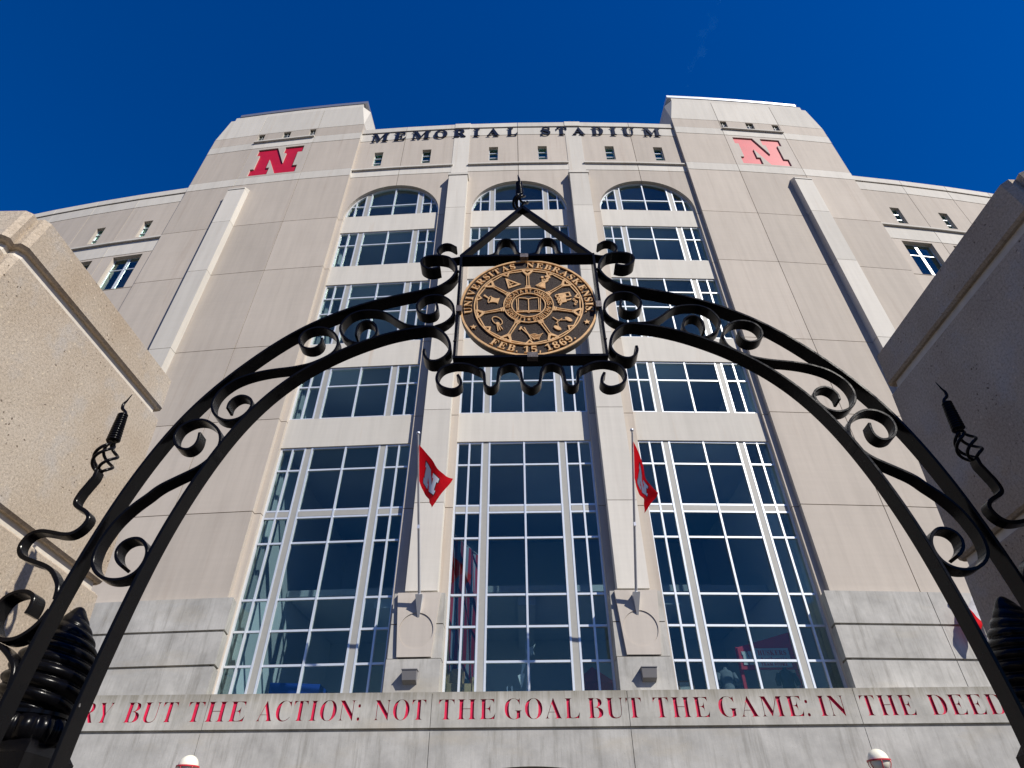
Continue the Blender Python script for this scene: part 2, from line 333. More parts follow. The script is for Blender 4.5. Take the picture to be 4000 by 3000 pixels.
GLYPH, SANS = json.loads(r'''[{"A":[[[0,0],[0,10],[5,10],[14,14],[18,17],[25,26],[118,256],[128,256],[220,38],[230,19],[238,12],[248,10],[248,0],[131,0],[131,10],[144,11],[153,14],[159,18],[160,25],[159,33],[143,73],[62,73],[46,32],[47,19],[52,14],[61,11],[75,10],[75,0]],[[67,88],[138,88],[102,175]]],"B":[[[0,0],[0,10],[9,10],[16,12],[22,14],[26,18],[29,22],[32,36],[32,216],[31,222],[26,233],[20,238],[0,241],[0,250],[112,250],[155,246],[185,236],[203,218],[209,192],[205,172],[194,156],[175,144],[149,136],[181,127],[203,113],[217,95],[221,72],[220,56],[215,42],[207,29],[195,19],[181,11],[164,5],[144,1]],[[91,138],[120,141],[129,145],[136,150],[141,156],[145,165],[148,190],[146,211],[143,220],[139,226],[134,232],[128,235],[120,237],[105,238],[100,237],[93,230],[91,215]],[[113,13],[124,14],[134,17],[141,21],[147,27],[151,35],[156,57],[157,70],[156,85],[153,97],[149,106],[144,114],[136,120],[126,124],[114,126],[91,127],[91,36],[92,30],[94,21],[96,18],[99,16]]],"C":[[[126,-6],[109,-5],[92,-2],[61,11],[48,20],[36,31],[25,43],[16,57],[9,73],[4,89],[1,107],[0,125],[1,144],[4,161],[9,177],[16,193],[25,207],[36,219],[48,230],[62,239],[77,246],[93,251],[128,256],[141,255],[155,252],[171,248],[190,240],[198,239],[205,240],[210,243],[216,256],[225,256],[225,169],[216,169],[201,200],[192,213],[170,232],[158,238],[145,242],[131,243],[102,236],[81,214],[69,176],[65,124],[69,76],[83,41],[106,20],[138,13],[149,14],[171,19],[193,31],[203,39],[221,58],[231,49],[210,25],[186,8],[158,-2]]],"D":[[[3,0],[3,10],[11,10],[26,16],[31,25],[32,32],[32,215],[31,223],[25,234],[15,239],[0,241],[0,250],[114,250],[145,248],[172,242],[195,232],[214,218],[230,200],[240,178],[247,153],[249,125],[241,70],[216,31],[175,8],[117,0]],[[114,13],[131,15],[145,20],[157,29],[167,41],[175,57],[180,76],[183,99],[184,126],[180,175],[167,210],[145,231],[114,238],[99,235],[94,229],[92,219],[92,32],[94,22],[99,16]]],"E":[[[0,0],[0,9],[16,11],[27,16],[32,26],[34,43],[34,202],[32,222],[30,229],[22,237],[1,241],[1,250],[211,250],[211,176],[203,176],[200,191],[195,205],[188,215],[179,223],[168,229],[138,236],[105,236],[97,233],[94,229],[93,222],[93,135],[110,136],[120,138],[128,142],[135,148],[140,155],[148,176],[150,190],[159,190],[159,65],[150,65],[145,93],[142,100],[135,110],[130,114],[118,119],[103,122],[93,122],[93,31],[95,22],[98,19],[101,17],[111,15],[132,15],[164,21],[181,29],[196,41],[208,57],[218,79],[228,79],[213,0]]],"F":[[[1,0],[1,10],[17,13],[27,18],[32,29],[33,37],[33,215],[29,228],[26,232],[16,238],[0,241],[0,250],[208,250],[208,176],[199,176],[195,196],[183,218],[177,223],[162,231],[143,235],[118,237],[102,236],[95,233],[93,229],[92,223],[92,136],[108,136],[118,139],[133,148],[143,165],[148,190],[158,190],[158,65],[149,65],[143,92],[139,102],[133,110],[126,116],[118,120],[92,123],[92,38],[95,23],[100,17],[107,13],[125,10],[133,10],[133,0]]],"G":[[[132,-6],[113,-5],[95,-1],[78,4],[62,11],[48,20],[36,30],[25,42],[16,56],[9,72],[4,88],[1,106],[0,126],[1,144],[4,162],[9,178],[16,193],[25,207],[36,219],[48,230],[61,239],[76,246],[92,251],[126,256],[141,255],[156,252],[172,248],[195,239],[198,239],[206,241],[215,256],[225,256],[225,169],[215,169],[211,180],[201,199],[195,208],[181,223],[166,234],[149,241],[140,243],[132,243],[102,236],[82,214],[69,177],[65,125],[66,98],[75,54],[84,37],[94,24],[106,15],[120,9],[136,7],[154,9],[160,11],[165,15],[171,25],[173,39],[173,70],[171,85],[169,90],[161,96],[136,100],[136,109],[260,109],[260,100],[239,96],[233,90],[231,85],[230,16],[205,6],[181,0],[157,-4]]],"H":[[[0,0],[0,10],[9,10],[22,14],[26,17],[29,22],[32,35],[32,216],[31,223],[26,233],[21,236],[9,240],[0,241],[0,250],[124,250],[124,241],[100,236],[94,228],[91,208],[91,138],[179,138],[179,220],[177,228],[171,236],[146,241],[146,250],[270,250],[270,241],[254,238],[244,233],[240,223],[238,208],[238,44],[240,28],[245,18],[249,15],[261,10],[270,10],[270,0],[146,0],[146,10],[155,10],[168,14],[175,21],[177,27],[179,35],[179,121],[91,121],[91,44],[93,28],[98,17],[102,14],[115,10],[124,10],[124,0]]],"I":[[[0,0],[0,10],[9,11],[22,15],[30,22],[32,27],[34,41],[34,220],[30,231],[27,235],[17,239],[0,241],[0,250],[127,250],[127,241],[110,239],[100,235],[97,231],[93,220],[93,37],[94,28],[97,21],[106,14],[121,10],[128,10],[128,0]]],"K":[[[0,0],[0,10],[9,10],[22,14],[26,17],[29,22],[32,35],[32,216],[31,223],[26,233],[21,236],[9,240],[0,241],[0,250],[124,250],[124,241],[100,236],[94,228],[91,208],[91,128],[174,212],[182,225],[183,230],[181,235],[175,238],[151,241],[151,250],[258,250],[258,241],[237,238],[219,230],[200,217],[180,198],[140,156],[252,18],[262,12],[276,10],[276,0],[145,0],[145,10],[168,11],[173,15],[174,22],[169,31],[101,117],[91,109],[91,44],[93,28],[98,17],[102,14],[115,10],[124,10],[124,0]]],"L":[[[0,0],[0,10],[9,10],[22,14],[26,17],[29,22],[32,35],[32,216],[31,223],[26,233],[16,239],[0,241],[0,250],[129,250],[129,241],[110,239],[99,235],[96,232],[92,220],[91,208],[91,45],[93,26],[98,18],[114,15],[144,17],[164,22],[181,31],[195,44],[206,62],[216,85],[226,85],[212,0]]],"M":[[[0,0],[0,10],[9,10],[22,14],[26,17],[32,27],[34,44],[34,210],[33,221],[31,228],[25,236],[17,239],[0,241],[0,250],[94,250],[166,78],[239,250],[331,250],[331,241],[316,238],[307,232],[301,223],[300,216],[300,33],[302,23],[309,14],[315,11],[331,10],[331,0],[209,0],[209,10],[226,12],[233,15],[236,18],[239,24],[242,39],[242,219],[150,0],[140,0],[50,213],[50,44],[52,26],[58,16],[62,13],[76,10],[85,10],[85,0]]],"N":[[[211,-6],[49,192],[49,34],[50,27],[52,21],[59,14],[72,10],[81,10],[81,0],[0,0],[0,10],[16,11],[23,14],[28,19],[32,37],[32,213],[10,238],[0,241],[0,250],[76,250],[205,93],[205,207],[203,224],[196,235],[189,238],[172,241],[172,250],[253,250],[253,241],[237,239],[228,233],[223,223],[222,216],[222,-6]]],"O":[[[128,-6],[102,-3],[77,4],[46,23],[28,41],[15,62],[5,86],[2,98],[0,125],[2,152],[5,164],[21,199],[37,218],[46,227],[56,234],[78,246],[103,253],[131,256],[157,253],[181,246],[192,241],[213,227],[230,210],[243,189],[249,177],[253,165],[258,139],[258,111],[256,98],[249,73],[237,51],[230,41],[212,23],[202,16],[180,4],[155,-3]],[[130,7],[158,14],[177,36],[189,73],[193,125],[192,152],[189,176],[183,197],[176,213],[166,226],[155,236],[142,241],[128,243],[100,236],[80,214],[68,177],[65,125],[66,98],[69,74],[74,54],[82,37],[92,24],[103,14],[116,9]]],"R":[[[0,0],[0,10],[9,10],[22,14],[26,17],[29,22],[32,35],[32,216],[31,223],[26,233],[21,236],[9,240],[0,241],[0,250],[137,249],[159,246],[178,241],[193,234],[205,225],[214,213],[219,199],[221,184],[217,163],[206,146],[189,132],[164,123],[232,23],[243,12],[255,10],[255,0],[177,0],[102,117],[91,117],[91,44],[93,28],[98,17],[102,14],[115,10],[124,10],[124,0]],[[91,128],[117,129],[128,132],[138,136],[151,149],[155,159],[158,184],[155,207],[147,224],[134,233],[115,237],[103,236],[98,234],[94,229],[91,212]]],"S":[[[0,-6],[0,87],[11,87],[16,68],[29,38],[38,27],[47,19],[58,13],[71,9],[84,8],[103,11],[111,15],[123,26],[129,41],[128,61],[122,71],[113,80],[38,121],[27,130],[12,148],[7,159],[5,170],[4,193],[6,203],[13,221],[25,236],[32,242],[48,251],[58,254],[83,256],[102,253],[141,244],[149,247],[152,256],[163,256],[163,175],[153,175],[147,195],[143,203],[132,219],[120,231],[105,239],[91,244],[66,242],[59,239],[48,229],[45,223],[42,209],[44,196],[47,190],[57,180],[80,166],[115,150],[144,134],[157,122],[169,103],[174,73],[171,51],[162,32],[156,23],[149,16],[131,4],[108,-3],[82,-6],[63,-4],[45,0],[23,7],[14,4],[10,-6]]],"T":[[[45,0],[45,10],[61,11],[68,14],[72,17],[78,27],[80,44],[80,238],[62,237],[50,234],[39,229],[22,212],[16,201],[12,189],[10,174],[0,174],[0,250],[219,250],[219,174],[210,174],[204,202],[190,222],[169,234],[139,238],[139,35],[140,27],[146,17],[150,14],[156,11],[174,10],[174,0]]],"U":[[[128,-7],[104,-6],[84,-1],[68,6],[55,16],[45,29],[38,44],[33,63],[32,216],[25,233],[16,238],[0,241],[0,250],[124,250],[124,241],[100,236],[95,231],[92,224],[91,214],[92,61],[94,48],[103,28],[119,16],[130,13],[143,12],[171,17],[191,31],[203,54],[207,87],[207,216],[203,228],[196,236],[182,240],[172,241],[172,250],[252,250],[252,241],[233,235],[227,227],[225,222],[224,215],[224,100],[222,73],[218,51],[211,32],[200,18],[187,7],[171,-1],[151,-5]]],"V":[[[124,-7],[32,209],[20,231],[12,237],[0,241],[0,250],[124,250],[124,241],[103,239],[93,232],[91,225],[96,208],[150,79],[202,217],[201,232],[191,239],[172,241],[172,250],[250,250],[250,241],[240,239],[232,235],[228,231],[221,219],[134,-7]]],"Y":[[[63,0],[63,10],[72,10],[85,14],[89,17],[92,22],[96,44],[96,98],[28,221],[15,236],[8,239],[0,240],[0,250],[121,250],[121,240],[102,239],[94,234],[93,226],[95,219],[144,124],[194,208],[197,214],[199,224],[197,231],[192,236],[183,239],[169,240],[169,250],[249,250],[249,240],[244,240],[236,236],[228,230],[221,221],[154,112],[154,44],[156,28],[161,17],[165,14],[178,10],[187,10],[187,0]]],"1":[[[20,0],[20,20],[55,20],[62,22],[65,25],[68,32],[69,37],[69,228],[56,213],[38,196],[27,191],[21,190],[17,190],[6,197],[0,211],[0,217],[32,229],[48,239],[83,265],[124,265],[124,38],[126,29],[130,23],[133,21],[173,20],[173,0]]],"5":[[[76,-4],[40,0],[24,6],[17,10],[7,19],[0,35],[2,52],[5,57],[12,63],[23,66],[29,66],[30,56],[33,46],[38,36],[42,32],[51,26],[57,24],[70,22],[82,23],[93,27],[106,40],[112,53],[115,70],[115,94],[112,105],[108,115],[95,128],[77,135],[65,136],[47,135],[24,129],[7,136],[19,263],[159,263],[160,196],[139,196],[136,212],[132,219],[127,222],[119,223],[43,223],[37,154],[40,156],[49,158],[77,160],[98,159],[116,155],[132,149],[146,140],[157,129],[165,116],[170,100],[172,81],[170,59],[163,41],[153,26],[147,20],[133,10],[125,6],[92,-3]]],"8":[[[90,-4],[75,-3],[50,2],[39,6],[22,17],[15,24],[5,40],[2,48],[0,67],[1,79],[8,98],[15,106],[32,120],[54,133],[27,154],[20,162],[15,171],[11,180],[8,200],[13,225],[21,240],[35,252],[44,257],[54,262],[66,265],[94,267],[112,266],[142,257],[153,249],[168,228],[173,202],[172,192],[165,174],[152,161],[123,143],[138,135],[151,126],[162,118],[170,110],[176,101],[180,91],[183,81],[184,70],[182,53],[178,39],[170,26],[159,16],[145,7],[129,1]],[[100,155],[107,159],[117,169],[123,180],[126,195],[126,208],[124,219],[120,228],[114,236],[107,242],[92,246],[78,243],[69,234],[62,221],[60,204],[61,195],[66,180],[77,169]],[[91,17],[100,18],[108,21],[121,30],[130,45],[133,63],[132,72],[130,80],[126,87],[113,100],[79,118],[62,104],[54,91],[50,75],[50,55],[56,38],[67,25],[74,21]]],"6":[[[91,-4],[78,-3],[54,4],[34,17],[25,27],[11,51],[6,66],[1,101],[0,137],[6,179],[10,191],[26,225],[40,242],[49,250],[69,261],[92,266],[105,267],[127,266],[136,264],[156,255],[167,242],[170,232],[170,221],[165,211],[160,206],[147,200],[137,198],[126,198],[126,209],[123,225],[117,238],[114,241],[106,245],[102,245],[91,244],[82,239],[74,231],[67,220],[61,206],[54,170],[52,148],[61,153],[78,159],[103,162],[119,160],[133,156],[146,150],[157,141],[165,130],[172,117],[177,85],[175,66],[171,49],[164,34],[155,21],[143,10],[128,2],[111,-2]],[[93,21],[105,24],[115,35],[121,54],[123,67],[123,95],[118,117],[114,125],[109,131],[103,136],[97,138],[84,139],[68,133],[58,127],[52,121],[53,97],[55,76],[59,58],[64,44],[70,34],[77,27],[84,22]]],"9":[[[71,-4],[51,-2],[35,2],[24,9],[16,18],[12,28],[10,38],[11,45],[17,54],[28,59],[39,37],[44,31],[56,22],[64,20],[73,20],[94,26],[110,46],[120,80],[125,126],[110,112],[97,105],[89,103],[72,101],[57,103],[43,106],[31,112],[20,121],[11,132],[5,145],[1,160],[0,178],[1,191],[3,203],[10,224],[22,242],[30,250],[49,261],[60,264],[84,267],[98,266],[110,264],[121,260],[142,247],[158,227],[165,214],[174,183],[176,164],[177,143],[175,114],[171,86],[163,61],[152,39],[138,21],[129,14],[109,3],[97,-1]],[[88,128],[94,128],[100,130],[115,138],[125,153],[122,193],[114,221],[102,237],[95,241],[87,242],[79,241],[73,238],[62,227],[58,218],[53,180],[56,157],[62,141],[73,131]]],".":[[[22,-5],[18,-5],[10,-2],[4,4],[0,14],[0,26],[4,36],[10,42],[22,45],[35,42],[42,36],[44,32],[46,20],[44,8],[42,4],[31,-4]]],",":[[[0,-48],[11,-1],[18,43],[53,43],[56,39],[50,18],[24,-48]]],":":[[[22,153],[18,153],[10,156],[4,162],[0,172],[0,184],[4,194],[10,200],[22,203],[35,200],[42,194],[44,190],[46,178],[44,166],[42,162],[31,154]],[[22,-5],[18,-5],[10,-2],[4,4],[0,14],[0,26],[4,36],[10,42],[22,45],[35,42],[42,36],[44,32],[46,20],[44,8],[42,4],[31,-4]]],"u":[[[28,-5],[16,-3],[7,2],[2,10],[0,22],[3,41],[28,135],[27,144],[20,149],[10,150],[9,159],[83,170],[44,32],[46,24],[48,22],[51,22],[61,24],[71,32],[94,62],[116,108],[132,165],[176,165],[140,31],[143,25],[148,24],[163,38],[171,50],[179,44],[164,23],[150,7],[136,-2],[115,-5],[106,-1],[99,6],[96,16],[102,56],[83,29],[65,10],[56,3],[47,-1],[38,-4]]],"t":[[[25,-5],[14,-4],[6,1],[2,10],[0,21],[3,38],[33,150],[15,150],[15,163],[34,172],[52,184],[68,199],[82,218],[97,218],[82,165],[111,165],[107,150],[78,150],[47,42],[45,31],[48,23],[51,22],[56,24],[62,30],[79,52],[87,46],[72,24],[57,8],[42,-2]]],"h":[[[125,-5],[115,-3],[107,2],[103,10],[101,27],[105,46],[133,133],[132,139],[129,143],[116,140],[105,133],[94,120],[82,101],[61,55],[52,28],[45,0],[0,0],[59,219],[60,226],[58,234],[51,237],[37,237],[37,247],[71,251],[113,258],[73,108],[93,136],[112,155],[120,161],[130,166],[139,169],[149,170],[161,168],[170,163],[175,154],[177,142],[174,123],[147,41],[145,31],[149,24],[156,25],[162,31],[178,54],[186,49],[171,25],[156,8],[141,-2]]],"e":[[[54,-5],[42,-4],[32,-1],[15,10],[8,19],[1,41],[0,54],[2,74],[5,84],[14,104],[26,123],[33,132],[57,154],[75,164],[84,167],[103,170],[119,168],[132,161],[137,156],[140,150],[143,136],[141,125],[137,115],[130,105],[119,95],[106,87],[90,79],[49,68],[47,58],[47,42],[51,32],[57,24],[62,21],[73,20],[83,22],[93,28],[103,38],[113,52],[124,46],[109,23],[93,8],[74,-2]],[[52,80],[68,86],[83,94],[95,104],[100,110],[108,123],[112,136],[112,146],[107,156],[102,158],[94,157],[81,147],[68,127],[62,114]]],"n":[[[125,-5],[114,-3],[106,2],[101,10],[100,27],[104,46],[131,130],[132,135],[128,143],[115,141],[104,133],[94,121],[77,94],[66,71],[56,45],[44,0],[0,0],[31,116],[36,139],[35,144],[32,147],[28,149],[18,150],[17,159],[91,170],[72,106],[82,122],[101,146],[119,161],[138,169],[148,170],[160,168],[169,163],[174,154],[176,139],[172,118],[144,31],[148,24],[153,24],[156,25],[161,30],[175,49],[183,44],[168,23],[154,7],[140,-2]]],"i":[[[72,204],[67,204],[58,208],[49,219],[48,223],[49,238],[55,246],[62,251],[72,253],[81,251],[89,246],[96,233],[96,223],[89,211],[77,204]],[[27,-4],[15,-3],[7,3],[0,17],[5,48],[24,116],[29,139],[28,144],[25,147],[20,149],[10,150],[10,159],[82,170],[47,42],[46,27],[47,25],[52,23],[57,25],[77,49],[85,44],[71,23],[56,8],[42,-1]]],"c":[[[56,-5],[44,-4],[32,-1],[15,10],[8,19],[1,40],[0,53],[1,67],[8,94],[14,107],[31,132],[53,152],[66,160],[91,169],[103,170],[121,167],[134,160],[143,149],[145,143],[146,131],[140,118],[128,112],[118,112],[107,117],[102,126],[102,133],[109,149],[107,157],[100,159],[95,158],[86,153],[77,143],[68,130],[60,114],[51,88],[47,71],[46,54],[50,33],[57,24],[67,19],[84,21],[95,27],[106,38],[117,53],[127,46],[111,23],[94,8],[76,-2]]]},{"A":[[[0,0],[91,250],[128,250],[219,0],[186,0],[133,149],[106,235],[112,235],[97,182],[34,0]],[[46,70],[46,98],[174,98],[174,70]]],"B":[[[0,0],[0,250],[89,250],[113,248],[132,241],[147,231],[158,217],[166,193],[165,169],[157,152],[146,141],[136,135],[125,131],[125,129],[131,128],[149,121],[160,112],[172,93],[176,67],[174,49],[167,33],[156,19],[140,9],[118,2],[92,0]],[[32,28],[91,28],[116,31],[125,34],[133,39],[142,52],[145,67],[145,73],[142,85],[131,100],[126,104],[108,112],[32,113]],[[32,140],[87,140],[106,143],[117,148],[129,160],[134,171],[136,183],[135,191],[133,198],[129,205],[118,216],[100,221],[32,222]]],"C":[[[112,-3],[96,-2],[67,5],[54,12],[42,21],[32,31],[22,43],[14,57],[8,72],[1,106],[0,125],[1,144],[8,178],[14,193],[22,207],[32,219],[42,229],[54,238],[67,245],[96,252],[121,253],[139,250],[156,245],[178,232],[190,220],[200,206],[211,181],[213,171],[181,171],[175,189],[168,199],[151,214],[135,221],[118,224],[100,223],[90,221],[70,212],[62,206],[47,189],[37,167],[34,154],[31,125],[32,110],[37,83],[47,61],[62,44],[80,32],[100,27],[118,26],[141,31],[151,36],[160,43],[168,51],[175,61],[181,79],[213,79],[205,52],[196,37],[178,19],[164,9],[148,2],[130,-2]]],"D":[[[78,0],[18,0],[18,28],[91,29],[104,31],[116,35],[127,40],[136,46],[144,54],[157,73],[164,97],[167,126],[166,140],[161,166],[157,177],[145,196],[137,204],[128,210],[117,215],[106,219],[79,222],[16,222],[16,250],[99,249],[130,242],[144,235],[156,227],[167,217],[176,205],[190,178],[194,162],[197,126],[194,89],[183,58],[176,45],[166,33],[155,23],[143,15],[129,8],[96,1]],[[32,250],[32,0],[0,0],[0,250]]],"E":[[[0,0],[0,250],[154,250],[154,222],[32,222],[32,140],[145,140],[145,112],[32,112],[32,28],[155,28],[155,0]]],"I":[[[0,0],[0,28],[43,28],[43,222],[0,222],[0,250],[117,250],[117,222],[74,222],[74,28],[117,28],[117,0]]],"L":[[[0,0],[0,250],[32,250],[32,28],[148,28],[148,0]]],"M":[[[0,0],[0,250],[45,250],[107,92],[129,24],[121,24],[139,78],[205,250],[249,250],[249,0],[218,0],[218,161],[220,225],[222,225],[215,201],[200,158],[138,0],[111,0],[54,143],[26,225],[29,225],[30,183],[30,0]]],"N":[[[0,0],[0,250],[37,250],[149,74],[174,27],[169,26],[166,96],[166,250],[198,250],[198,0],[161,0],[43,187],[23,222],[29,223],[32,161],[32,0]]],"O":[[[111,-3],[96,-2],[67,5],[54,12],[42,21],[32,31],[22,43],[8,72],[1,106],[0,125],[1,144],[8,178],[22,207],[32,219],[42,229],[54,238],[67,245],[96,252],[111,253],[127,252],[156,245],[169,238],[181,229],[191,219],[200,207],[208,193],[219,162],[222,144],[222,106],[219,88],[208,57],[200,43],[191,31],[181,21],[169,12],[156,5],[127,-2]],[[111,26],[133,29],[143,32],[152,37],[168,51],[175,60],[186,82],[189,95],[192,125],[189,155],[186,167],[175,190],[168,199],[152,213],[143,218],[133,221],[111,224],[100,223],[80,218],[71,213],[54,198],[42,179],[37,167],[34,154],[31,125],[34,95],[37,83],[42,71],[54,51],[71,37],[80,32],[100,27]]],"R":[[[0,0],[0,250],[86,250],[113,248],[134,240],[143,235],[157,221],[162,213],[169,194],[172,173],[171,162],[166,142],[157,125],[151,118],[143,112],[124,103],[100,98],[18,97],[18,125],[85,125],[103,127],[117,131],[122,134],[131,143],[139,159],[140,180],[139,187],[134,199],[127,209],[122,213],[103,221],[32,222],[32,0]],[[144,0],[84,113],[119,113],[181,0]]],"S":[[[91,-4],[78,-4],[54,1],[34,9],[26,15],[19,22],[8,38],[1,57],[0,67],[33,67],[35,54],[38,48],[46,39],[51,35],[63,29],[84,24],[115,27],[134,36],[139,40],[147,50],[151,62],[151,74],[147,84],[141,92],[127,101],[57,122],[44,128],[24,142],[16,151],[11,160],[8,171],[7,193],[13,212],[24,228],[31,234],[49,245],[70,251],[81,253],[105,253],[137,245],[146,240],[161,228],[167,220],[175,204],[178,186],[147,186],[142,202],[137,209],[130,215],[113,223],[103,225],[84,225],[63,220],[53,214],[44,206],[39,196],[38,190],[38,178],[42,168],[50,160],[64,151],[134,130],[152,121],[163,113],[175,97],[180,84],[182,68],[181,58],[176,40],[171,31],[158,16],[150,10],[129,1],[105,-4]]],"T":[[[0,222],[0,250],[189,250],[189,222],[111,222],[111,0],[79,0],[79,222]]],"U":[[[98,-4],[70,-1],[58,2],[46,8],[27,21],[12,39],[7,50],[3,61],[0,85],[0,250],[32,250],[32,79],[36,63],[44,49],[49,43],[62,33],[79,27],[98,25],[117,27],[133,33],[146,43],[156,56],[163,79],[163,250],[195,250],[195,85],[192,61],[188,50],[183,39],[169,21],[159,14],[138,2],[112,-3]]]}]''')
